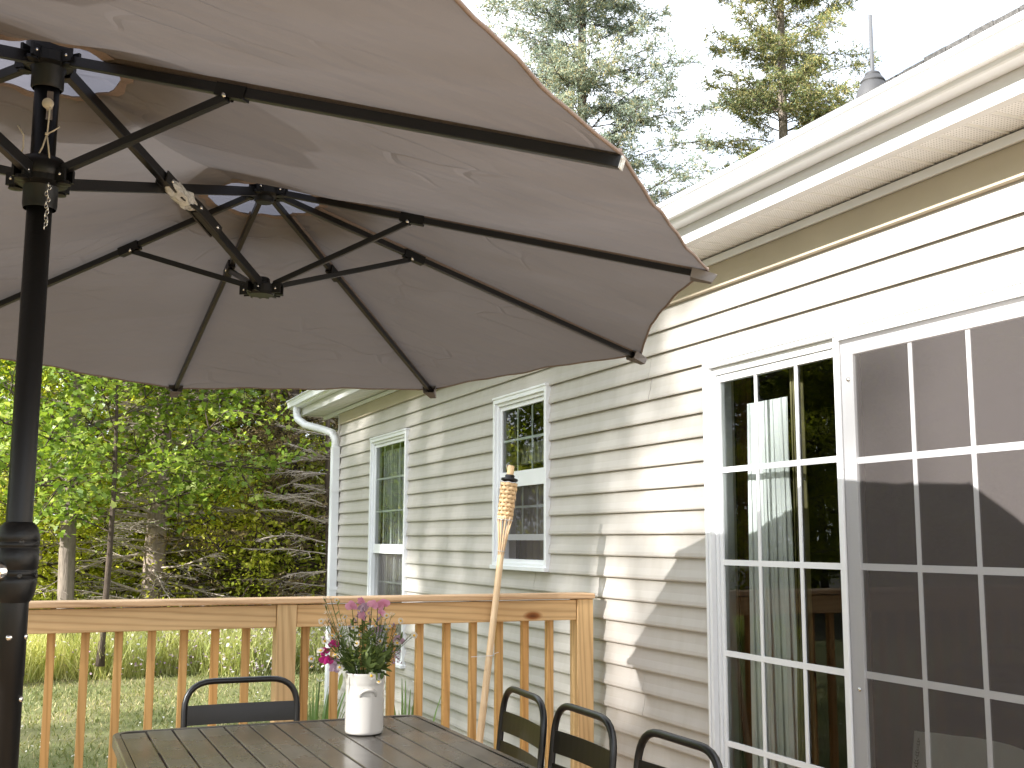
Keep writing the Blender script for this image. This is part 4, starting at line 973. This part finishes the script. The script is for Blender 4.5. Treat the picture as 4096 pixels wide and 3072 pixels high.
    def pea(mat):
        m = MB(); 
        for sg in (-1, 1):
            d = Vector((sg*.75, 0, .65)).normalized(); petal(m, Vector((0, 0, 0)), d, Vector((0, -1, 0)), .021, .013, .28, 4)
            d = Vector((sg*.35, -.75, .3)).normalized(); petal(m, Vector((0, -.002, 0)), d, Vector((sg*.8, 0, .4)).normalized(), .013, .006, .4, 3)
        petal(m, Vector((0, 0, 0)), Vector((0, .1, 1)).normalized(), Vector((0, -1, 0)), .023, .013, .15, 4)
        return m.build('sweet_pea', M[mat], B)
    peas = {k: pea(k) for k in ('petal_pink', 'petal_magenta', 'petal_lilac')}
    m = MB()
    for i in range(20):
        a = rg.uniform(0, 6.28); h = rg.uniform(-.013, .015); d = Vector((math.cos(a), math.sin(a), rg.uniform(-.3, .5))).normalized(); petal(m, Vector((0, 0, h)), d, Z, rg.uniform(.006, .010), .0022, .3, 2)
    vetch = m.build('vetch_cluster', M['petal_purple'], B)
    m = MB(); 
    for i in range(20):
        a = rg.uniform(0, 6.28); h = rg.uniform(-.013, .015); d = Vector((math.cos(a), math.sin(a), rg.uniform(-.3, .5))).normalized(); petal(m, Vector((0, 0, h)), d, Z, rg.uniform(.006, .010), .0022, .3, 2)
    crown = m.build('crown_vetch', M['petal_lilac'], B)
    used = set()
    def put(src, p, rot, sc=1):
        if src.name in used: o = src.copy(); COL.objects.link(o); o.parent = B
        else: o = src; used.add(src.name)
        o.location = p; o.rotation_euler = rot; o.scale = (sc,)*3; return o
    cam_yaw = math.atan2(toc.y, toc.x)
    def face(tilt=None):  # flower plane faces roughly to camera/up
        return (R(rg.uniform(20, 85)), R(rg.uniform(-25, 25)), cam_yaw + R(90) + R(rg.uniform(-60, 60)))
    day = [(485,205),(520,450),(570,380),(535,845),(815,935),(852,925),(925,995),(985,510),(1270,540),(335,420),(420,555),(470,560),(475,620),(250,785),(255,865),(325,685),(1130,400),(760,580),(800,540),(490,720),(1025,445),(1100,620),(990,345),(840,705),(450,545),(345,680),(700,610),(600,700),(380,600),(540,560),(880,440),(930,600),(1080,560),(660,470),(720,540),(1000,660)]
    for x, y in day: p = W(x, y); stem(p, .0009); put(daisy, p, face(), rg.uniform(1.0, 1.35))
    bud = [(430,165),(365,195),(375,245),(437,240),(385,342),(430,335),(378,402),(380,445),(425,488),(485,475),(520,487),(1040,355),(970,420),(1100,470),(350,560),(1210,560),(1250,520),(520,400),(560,420),(1010,480),(790,500),(900,640)]
    for x, y in bud: p = W(x, y); stem(p, .0008); put(button, p, (rg.uniform(-.8, .8), rg.uniform(-.8, .8), rg.uniform(0, 6)), rg.uniform(.85, 1.2))
    for x, y, k in ((740,240,'petal_pink'),(640,290,'petal_pink'),(840,265,'petal_pink'),(895,275,'petal_pink'),(925,340,'petal_pink'),(960,270,'petal_pink'),(770,290,'petal_lilac'),(730,310,'petal_lilac'),(385,735,'petal_magenta'),(380,820,'petal_magenta'),(415,815,'petal_magenta'),(470,655,'petal_magenta'),(490,850,'petal_lilac'),(475,890,'petal_lilac'),(1100,625,'petal_lilac'),(740,380,'petal_pink'),(870,520,'petal_lilac')):
        p = W(x, y, rg.uniform(-.05, .02)); stem(p, .0012); put(peas[k], p, (R(rg.uniform(-20, 30)), R(rg.uniform(-35, 35)), cam_yaw+R(90)+R(rg.uniform(-45, 45))), rg.uniform(.9, 1.15))
    for x, y in ((750,300),(820,350),(850,520),(960,720),(820,440),(500,640),(1055,470),(905,380),(780,350),(1060,820),(620,470),(680,420),(940,520)): p = W(x, y); stem(p, .001); put(vetch, p, (rg.uniform(-.6, .6), rg.uniform(-.6, .6), rg.uniform(0, 6)), rg.uniform(.7, 1.05))
    for x, y in ((1090,740),(1130,800),(900,580),(1030,690),(430,620),(700,330),(1110,770),(900,605),(1060,720),(1130,710),(420,430)): p = W(x, y); stem(p, .001); put(crown, p, (rg.uniform(-.6, .6), rg.uniform(-.6, .6), rg.uniform(0, 6)), rg.uniform(.7, 1.0))
    for k in range(46): # leafy filler sprigs
        a = rg.uniform(0, 6.28); r_ = rg.uniform(.03, .13); p = Vector((r_*math.cos(a), r_*math.sin(a)*.8, rg.uniform(.14, .28-r_*.4))); pts = stem(p, .0009, False)
        for i in range(2, 8):
            for j in range(2):
                c = pts[i]; d = Vector((rg.uniform(-1, 1), rg.uniform(-1, 1), rg.uniform(-.2, 1))).normalized(); petal(lv, c, d, d.orthogonal().normalized(), rg.uniform(.012, .03), rg.uniform(.0025, .005), rg.uniform(-.3, .3))
    for k in range(34): # broad dark leaves over the rim
        a = rg.uniform(0, 6.28); c = Vector((.045*math.cos(a), .045*math.sin(a), rg.uniform(.085, .14))); d = Vector((math.cos(a)*.8, math.sin(a)*.8, rg.uniform(-.2, 1.3))).normalized()
        petal(lv, c, d, d.orthogonal().normalized(), rg.uniform(.035, .065), rg.uniform(.006, .010), rg.uniform(-.5, .4), 5)
    for (cx, l) in ((560, .055), (900, .03), (960, .022)): p = W(cx, 900, -.055); petal(lv, p, (Z*-1+ri*-.15).normalized(), dp*-1, l, .007, -.1, 5)
    o = stems.build('stem', M['stem'], B); o['kind'] = 'stuff'
    o = lv.build('leaf', M['leaf_b'], B); o['kind'] = 'stuff'
bouquet()

# ---------------------------------------------------------------- vegetation
def grid_scatter(n, x0, x1, y0, y1, seed): r = np.random.default_rng(seed); return np.stack([r.uniform(x0, x1, n), r.uniform(y0, y1, n), np.zeros(n)], 1)
def blades(P, h, w, seed, lean=.35, seg=1):
    r = np.random.default_rng(seed); n = len(P); a = r.uniform(0, 6.283, n); s = np.stack([np.cos(a), np.sin(a), 0*a], 1)*(w*(.6+.8*r.random(n)))[:, None]
    L = unit(np.stack([r.normal(size=n)*lean, r.normal(size=n)*lean, np.ones(n)], 1)); H_ = (h*(.5+.8*r.random(n)))[:, None]
    top = P+L*H_; bend_ = np.stack([r.normal(size=n), r.normal(size=n), 0*a], 1)*H_*.12; mid = P+L*H_*.55-bend_*.4
    V = np.stack([P-s, P+s, mid+s*.8, top+bend_, mid-s*.8], 1); b = (np.arange(n)*5)[:, None]
    return V.reshape(-1, 3), np.concatenate([b+np.array([[0, 1, 2]]), b+np.array([[0, 2, 4]]), b+np.array([[4, 2, 3]])], 0)
def lawn_grass():
    P = grid_scatter(60000, -5, 7.5, 8.2, 18.2, 3); P[:, 2] = GZ
    r = np.random.default_rng(9); keep = r.random(len(P)) < (.55+.45*np.sin(P[:, 0]*1.3+P[:, 1]*2.1)*np.sin(P[:, 1]*.9)); P = P[keep | (r.random(len(P)) < .5)]
    V, F = blades(P, .055, .006, 4, .6); o = link('lawn_grass', npmesh('lawn_grass', V, F, M['grass'])); tag(o, 'short mown grass of the back lawn', 'grass', kind='stuff')
    P = grid_scatter(1500, -5, 7, 8.2, 15, 13); P[:, 2] = GZ+.05
    r2 = np.random.default_rng(4); P = P[r2.random(len(P)) < .25+.75*(np.sin(P[:, 0]*.9+1)*np.sin(P[:, 1]*1.2) > .0)]
    V, F = leaves_np(P, .022, 1.2, 'hex', 6); o = link('lawn_clover', npmesh('lawn_clover', V, F, M['petal_white'])); tag(o, 'white clover heads dotted across the lawn', 'clover', kind='stuff')
def meadow():
    r = np.random.default_rng(21)
    Y0 = lambda x: 16.9 + .25*np.sin(x*1.1) + .15*np.sin(x*3.7)
    P = grid_scatter(42000, -7, 9, 0, 1, 22); P[:, 1] = Y0(P[:, 0]) + 3.2*P[:, 1]**1.3; P[:, 2] = GZ
    V, F = blades(P, .74, .0055, 23, .34); o = link('tall_grass', npmesh('tall_grass', V, F, M['meadow'])); tag(o, 'unmown tall grass strip between lawn and woods', 'grass', kind='stuff')
    n = 8000; P = grid_scatter(n, -3, 8, 0, 1, 25); P[:, 1] = Y0(P[:, 0]) - .12 + 1.3*P[:, 1]**2; P[:, 2] = GZ + .06 + .82*r.random(n)
    k = r.random(n) < np.clip(.18+.5*(P[:, 0]-.6)/1.6, .12, .85); P = P[k]
    h = len(P)//2
    V, F = leaves_np(P[:h], .046, .8, 'hex', 26); o = link('white_meadow_flowers', npmesh('white_meadow_flowers', V, F, M['petal_white'])); tag(o, 'tiny white daisies scattered through the tall grass', 'wildflowers', kind='stuff')
    V, F = leaves_np(P[h:], .044, .8, 'hex', 27); o = link('lilac_meadow_flowers', npmesh('lilac_meadow_flowers', V, F, M['petal_lilac'])); tag(o, 'pale lilac blossoms scattered through the tall grass', 'wildflowers', kind='stuff')
    # leafy undergrowth at the wood's edge
    P = grid_scatter(26000, -9, 10, 18.3, 21.5, 28); r = np.random.default_rng(29)
    P[:, 2] = GZ + r.random(len(P))**.7*(.75+.35*np.sin(P[:, 0]*2.3)+.2*np.sin(P[:, 0]*5.1+P[:, 1]))
    V, F = leaves_np(P, .075, .5, 'quad', 30); o = link('undergrowth', npmesh('undergrowth', V, F, M['leaf_s'])); tag(o, 'leafy undergrowth along the edge of the woods', 'undergrowth', kind='stuff')
lawn_grass(); meadow()
def forest_undergrowth():  # brush added in a bright leaf colour to lighten the shaded gaps
    P = grid_scatter(30000, -9, 11, 21.2, 27, 38); r = np.random.default_rng(39)
    P[:, 2] = GZ + r.random(len(P))**.6*(1.7+.5*np.sin(P[:, 0]*1.7)+.4*np.sin(P[:, 0]*4.1+P[:, 1]))
    V, F = leaves_np(P, .10, .5, 'quad', 40); o = link('forest_undergrowth', npmesh('forest_undergrowth', V, F, M['leaf_y'])); tag(o, 'yellow-green saplings and brush added to lighten the shaded gaps deep between the trunks', 'undergrowth', kind='stuff')
forest_undergrowth()

class Skel:
    """branch skeleton made of straight segments"""
    def __init__(s, seed): s.r = random.Random(seed); s.P0 = []; s.P1 = []; s.R0 = []; s.R1 = []; s.tips = []
    def limb(s, p, d, L, r0, r1, n=5, wob=.18, grav=0):
        pts = [Vector(p)]; d = Vector(d).normalized()
        for i in range(n):
            d = (d + Vector((s.r.gauss(0, wob), s.r.gauss(0, wob), s.r.gauss(0, wob)+grav))).normalized(); q = pts[-1]+d*(L/n)
            a, b = r0+(r1-r0)*i/n, r0+(r1-r0)*(i+1)/n
            s.P0.append(tuple(pts[-1])); s.P1.append(tuple(q)); s.R0.append(a); s.R1.append(b); pts.append(q)
        return pts
    def mesh(s, name, mat, n=5):
        V, F = segs_np(s.P0, s.P1, s.R0, s.R1, n); return npmesh(name, V, F, mat, True)
def trunk_mesh(name, h, r0, r1, mat, seed, lean=(0, 0)):
    rr = random.Random(seed); m = MB(); pts = []; rs = []; n = 16
    for i in range(n+1):
        f = i/n; pts.append((lean[0]*f*h+.05*math.sin(f*5+seed), lean[1]*f*h+.05*math.sin(f*4+seed*2), f*h)); rs.append((r0+(r1-r0)*f)*(1.25 if i == 0 else 1)*rr.uniform(.95, 1.05))
    m.tube(pts, rs, 12); o = bpy.data.meshes.new(name); o.from_pydata(m.v, [], m.f); o.materials.append(mat); o.polygons.foreach_set('use_smooth', [True]*len(o.polygons)); return o, pts, rs
def deciduous(seed, H_, r0, cr, z0, nl, lsize, leafmat, barkmat, shape='quad', dens=26, flat=.55):
    """returns trunk, limbs, crown meshes at origin"""
    tm, pts, rs = trunk_mesh('trunk', H_*.92, r0, r0*.18, M[barkmat], seed); S_ = Skel(seed+1); rr = S_.r; C = []
    for k in range(dens):
        f = z0/H_ + (1-z0/H_)*(k+rr.random())/dens; z = f*H_*.92; i = min(len(pts)-1, int(f*16)); a = k*2.4+rr.uniform(-.5, .5)
        fr_ = 1-abs((f-.55)/.62)**2; L = cr*max(.25, fr_)*rr.uniform(.75, 1.1)
        e = rr.uniform(-.05, .35)+f*.35; d = Vector((math.cos(a), math.sin(a), e)); P = S_.limb((pts[i][0], pts[i][1], z), d, L, r0*.22*(1.2-f), .012, 6, .13, .0)
        for q in range(2, 7):
            for w in range(3):
                d2 = (Vector((rr.gauss(0, 1), rr.gauss(0, 1), rr.gauss(.1, .45))).normalized() + d*.7).normalized()
                Q = S_.limb(P[q], d2, L*rr.uniform(.14, .36), .012, .004, 3, .2, -.02); C += [(Q[2], .5), (Q[3], 1), (P[q].lerp(Q[3], .3), .5)]
    r = np.random.default_rng(seed+5); cp = np.array([tuple(c[0]) for c in C]); w = np.array([c[1] for c in C]); w /= w.sum()
    idx = r.choice(len(C), nl, p=w); sp = cr*.085
    P = cp[idx] + r.normal(size=(nl, 3))*np.array([sp, sp, sp*flat])
    V, F = leaves_np(P, lsize, .7, shape, seed+6)
    return tm, S_.mesh('limbs', M[barkmat], 4), npmesh('crown', V, F, M[leafmat])
def spruce(seed, H_, r0, cr, z0, shoots, needle, barkmat, sparse=1.0, droop=-.12, bare=0, nl=.045, slen=.13, k=8, nw=.0055, dead=False, powr=.85):
    tm, pts, rs = trunk_mesh('trunk', H_, r0, .02, M[barkmat], seed); S_ = Skel(seed+1); rr = S_.r; T = []
    z = z0
    while z < H_*.985:
        f = z/H_; L0 = cr*(1-f)**powr*1.15; nb = rr.randint(4, 6)
        for b in range(nb):
            if rr.random() > sparse: continue
            a = rr.uniform(0, 6.283); L = L0*rr.uniform(.55, 1.12); i = min(16, int(f*16))
            d = Vector((math.cos(a), math.sin(a), rr.uniform(-.15, .25)+f*.4)); P = S_.limb((pts[i][0], pts[i][1], z), d, L, max(.008, r0*.13*(1-f)+.006), .005, 7, .07, droop*.25)
            for q in range(2, 8):
                for sgn in (-1, 1):
                    for w in range(2):
                        side = Vector((-d.y*sgn, d.x*sgn, rr.uniform(-.35, .1))); d2 = (side*rr.uniform(.5, 1)+d*.8).normalized()
                        l2 = L*rr.uniform(.12, .34)*(1.15-q/9); Q = S_.limb(P[q-1].lerp(P[q], rr.random()), d2, l2, .006, .003, 3, .12, droop*.6)
                        T += [(Q[1], Q[2]), (Q[2], Q[3])]
                        for w2 in range(2):
                            c = Q[1].lerp(Q[3], rr.random()); d3 = (d2+Vector((rr.gauss(0, .7), rr.gauss(0, .7), rr.gauss(-.25, .35)))).normalized(); e = c+d3*l2*rr.uniform(.3, .6)
                            S_.P0.append(tuple(c)); S_.P1.append(tuple(e)); S_.R0.append(.0035); S_.R1.append(.002); T.append((c, e))
                T.append((P[q-1], P[q]))
        z += rr.uniform(.16, .30)*(1 if H_ > 6 else .6)
    out = [tm, S_.mesh('limbs', M[barkmat], 3)]
    if shoots:
        r = np.random.default_rng(seed+5); A = np.array([tuple(t[0]) for t in T]); B = np.array([tuple(t[1]) for t in T])
        idx = r.integers(0, len(T), shoots); t = r.random((shoots, 1)); P = A[idx]+(B-A)[idx]*t; D = unit(unit((B-A)[idx]) + r.normal(size=(shoots, 3))*.55)
        P += r.normal(size=P.shape)*.03
        V, F = needles_np(P, D, slen*(.6+.8*r.random(shoots)), k, nl, nw, seed+7); out.append(npmesh('crown', V, F, M[needle]))
    return out
def plant_tree(name, meshes, x, y, label, group=None, rz=0, sc=1.0, cat='tree', z=None, first=None):
    o = empty(name, (x, y, GZ if z is None else z), label, cat, group, rz); o.scale = (sc,)*3
    for mm in meshes: link(mm.name.split('.')[0], mm, o)
    return o
def woods():
    rr = random.Random(3)
    G = 'trees of the woods behind the lawn'
    A = deciduous(10, 11, .13, 3.6, .8, 14000, .125, 'leaf_y', 'bark', 'quad')
    B = deciduous(20, 13, .16, 3.9, 1.2, 9500, .17, 'leaf_g', 'bark_dark', 'quad')
    C = deciduous(30, 9, .10, 3.0, .6, 13000, .11, 'leaf_y', 'bark', 'quad', 30)
    # three trees in front
    m1 = deciduous(41, 10, .135, 2.9, 2.6, 18000, .085, 'leaf_m', 'bark', 'lobed', 30, .35)
    plant_tree('maple_tree', m1, .60, 18.0, 'maple with a straight grey trunk and broad green leaves, left of the bare spruce', rz=.4)
    m2 = deciduous(52, 6.4, .05, 2.3, 1.9, 10500, .085, 'leaf_m', 'bark_dark', 'lobed', 26, .3)
    plant_tree('maple_tree', m2, 1.02, 16.9, 'young maple whose low leafy boughs cross in front of the pale trunk', rz=1.9, z=GZ+.2)
    sp = spruce(61, 13, .195, 2.0, .35, 0, None, 'bark_pale', 1.0, -.10); sp2 = spruce(62, 13, .05, 2.9, 3.4, 2600, 'needle_dark', 'bark_dark', .55)
    dead = sp[1]; dead.materials[0] = M['twig_pale']
    o = plant_tree('spruce_tree', [sp[0], dead], 1.95, 19.2, 'old spruce with pale flaking trunk and many bare dead lower branches')
    # dark brown firs near the house corner
    f1 = spruce(71, 11, .16, 2.4, .6, 7500, 'needle_dead', 'bark_dark', .9, -.16, k=9, nl=.07, nw=.010, slen=.2)
    plant_tree('fir_tree', f1, 4.15, 19.4, 'brown shaded fir between the bare spruce and the house corner'); plant_tree('fir_tree', f1, 2.7, 24.5, 'second dark fir further back beside the brown one', rz=2)
    f2 = spruce(75, 12, .17, 2.8, .4, 8500, 'needle_dark', 'bark_dark', .95, -.16, k=9, nl=.07, nw=.010, slen=.2)
    plant_tree('fir_tree', f2, 6.3, 24, 'dark green fir partly hidden by the corner of the house', rz=1)
    pf = spruce(77, 6.5, .06, 1.5, .8, 0, None, 'bark_dark', .85, -.14); pf[1].materials[0] = M['twig_pale']
    plant_tree('dead_fir', pf, 4.35, 17.6, 'grey dead fir with drooping bare twigs beside the downspout', cat='tree')
    # shrubs, low at right
    s1 = deciduous(81, 2.6, .03, 1.5, .1, 8500, .058, 'leaf_s', 'bark_dark', 'quad', 26, .8); s2 = deciduous(85, 2.1, .03, 1.3, .1, 8500, .055, 'leaf_y', 'bark_dark', 'quad', 26, .8)
    for i, (x, y, q, sc, lab) in enumerate(((3.05, 19.3, s2, 1.2, 'dense green shrub right of the bare spruce at the wood edge'), (4.1, 19.5, s2, 1.4, 'yellow-green shrub between the dead fir and the pale trunk'), (5.1, 19.2, s1, 1.3, 'dark green shrub closest to the house corner at the wood edge'), (-.45, 19.8, s1, 1.1, 'dark shrub behind the umbrella pole at the wood edge'), (1.2, 20.6, s2, 1.2, 'light green shrub between the two front trunks'), (2.4, 21.2, s1, 1.3, 'shaded shrub behind the bare spruce trunk'), (6.3, 18.9, s2, 1.2, 'green shrub hidden behind the house corner'))):
        plant_tree('shrub', q, x, y, lab, rz=i*1.3, sc=sc, cat='shrub')
    labs = ['yellow-green tree at the left edge of the view behind the umbrella pole', 'bushy yellow-green tree close behind the maple trunk', 'yellow-green tree just behind the bare spruce', 'bushy yellow-green tree between the bare spruce and the firs', 'dark green tree far back near the house corner', 'dark green tree well behind the umbrella pole', 'dark green tree far behind the bare spruce', 'bushy yellow-green tree beside the brown fir', 'yellow-green tree hidden by the corner of the house', 'dark green tree past the left edge beside the umbrella pole', 'tall yellow-green tree past the left edge in the second row', 'yellow-green tree hidden behind the house side', 'bushy tree filling the gap between maple and bare spruce', 'dark green tree furthest back behind the house corner', 'dark green tree past the left edge in the back row', 'tall yellow-green tree in the last row behind the firs']
    spots = [(-2.0, 22.5, C, 1.0), (.2, 23.5, C, 1.2), (1.6, 23, A, .95), (3.4, 25.0, C, 1.2), (5.2, 28, B, 1.0), (-.4, 27, B, 1.1), (2.2, 29, B, 1.15), (4.5, 23.3, C, 1.0), (7.4, 27, A, 1.0), (-4.0, 28.5, B, 1.0), (-2.2, 26, A, 1.2), (8.8, 23, C, 1.0), (.9, 26, C, 1.3), (6.5, 31, B, 1.2), (-4.6, 27.5, B, 1.1), (3.6, 31, A, 1.3)]
    for i, (x, y, q, sc) in enumerate(spots): plant_tree('woodland_tree', q, x, y, labs[i], G, rz=i*1.7, sc=sc)
    plant_tree('woodland_tree', C, -1.15, 19.7, 'low sunlit yellow-green tree at the left edge in front of the woods', G, rz=2.2, sc=.62)
    # woods that go on round to the left of the deck
    G2 = 'trees of the woods left of the deck'
    left = [(-7.0, 30, A, 1.05), (-9.5, 31, B, 1.1), (-12.5, 30, A, 1.2), (-14, 29, B, 1.2), (-17.5, 27.5, B, 1.2), (-21, 29, A, 1.2), (-24, 26.5, B, 1.3), (-28, 24, B, 1.3), (-31, 20, A, 1.2), (-33, 15, B, 1.2), (-34, 9, B, 1.1), (-35, -6, A, 1.1), (-34, -13, B, 1.1)]
    left += [(-22, 29.5, C, 1.3), (-26.5, 27.5, C, 1.3), (-30, 30, C, 1.4), (-19, 30.5, C, 1.4), (-24, 31.5, A, 1.3), (-10, 26.5, C, 1.2), (-12.5, 25, C, 1.1), (-14.5, 26, A, 1.1), (-16.5, 24.5, C, 1.3), (-18.5, 26, A, 1.2), (-20, 23.5, C, 1.3), (-22.5, 25, A, 1.1), (-24.5, 22.5, C, 1.4), (-27, 20.5, C, 1.3), (-29, 17.5, C, 1.4), (-26, 29, B, 1.4), (-15, 33, B, 1.3), (-20.5, 33, B, 1.4), (-31, 26, B, 1.4)]
    for i, (x, y, q, sc) in enumerate(left): plant_tree('woodland_tree', q, x, y, {id(A): 'yellow-green rounded tree of the woods outside the left edge', id(B): 'tall darker green tree of the woods outside the left edge', id(C): 'low bushy yellow-green tree of the woods outside the left edge'}[id(q)], G2, rz=i*2.1, sc=sc)
    D2 = deciduous(93, 18, .22, 3.2, 7.2, 9500, .24, 'leaf_g', 'bark', 'quad', 40)
    plant_tree('shade_tree', D2, -30, 1.1, 'narrow tall tree nearer the house line left of the deck', rz=1.3, sc=1.25)
    plant_tree('shade_tree', D2, -28, 5.2, 'tall tree left of the deck whose crown dapples the far wall', rz=3.9, sc=1.2)
woods()
def spruces_behind():
    a = spruce(101, 17.5, .20, 4.3, 3.2, 46000, 'needle_blue', 'bark_dark', .95, -.12, k=9, nl=.060, nw=.011, slen=.17)
    plant_tree('blue_spruce', a, 9.55, 18.9, 'broad blue-green spruce beyond the roof beside the canopy edge', rz=.5)
    plant_tree('blue_spruce', a, 7.0, 23.5, 'blue-green spruce mostly hidden by the canopy', rz=4, sc=.95)
    b = spruce(113, 19.5, .17, 2.5, 4.0, 40000, 'needle_gold', 'bark', .80, -.10, k=9, nl=.058, nw=.0105, slen=.16, powr=.6)
    plant_tree('golden_spruce', b, 13.55, 17.75, 'sparse golden-green spruce with a thin trunk beyond the roof', rz=1.0)
spruces_behind()
def irises():
    rg = random.Random(6)
    for (x, y, lab, n) in ((1.79, 7.5, 'clump of iris blades below the deck left of the crock', 44), (2.33, 7.2, 'smaller clump of iris blades with dried blooms by the wall', 16)):
        p = empty('iris_plant', (x, y, GZ), lab, 'plant')
        for k in range(n):
            a = rg.uniform(0, 6.28); d = Vector((math.cos(a), math.sin(a), 0)); s = Vector((-d.y, d.x, 0)); b = d*rg.uniform(0, .12); H_ = rg.uniform(.98, 1.2); o_ = rg.uniform(.04, .30); m = MB(); V = []
            for i in range(6): t = i/5; w = .019*math.sin(math.pi*min(.97, .35+t*.65)); c = b+d*o_*t*t+Vector((0, 0, H_*t*(1-.12*t))); V += [c-s*w, c+s*w]
            m.add(V, [(2*i, 2*i+1, 2*i+3, 2*i+2) for i in range(5)]); m.build('leaf', M['iris'], p)
        for k in range(3):
            a = rg.uniform(0, 6.28); c = Vector((.15*math.cos(a), .15*math.sin(a), rg.uniform(.95, 1.12))); m = MB(); m.tube([(0, 0, 0), c*.5+Vector((0, 0, .1)), c], .005, 5)
            m.build('flower_stalk', M['stem'], p); m = MB()
            for j in range(5): petal(m, c, Vector((rg.uniform(-1, 1), rg.uniform(-1, 1), rg.uniform(-.6, 1))).normalized(), Vector((0, 0, 1)), .03, .008, .3)
            m.build('dried_bloom', M['lace'], p)
irises()
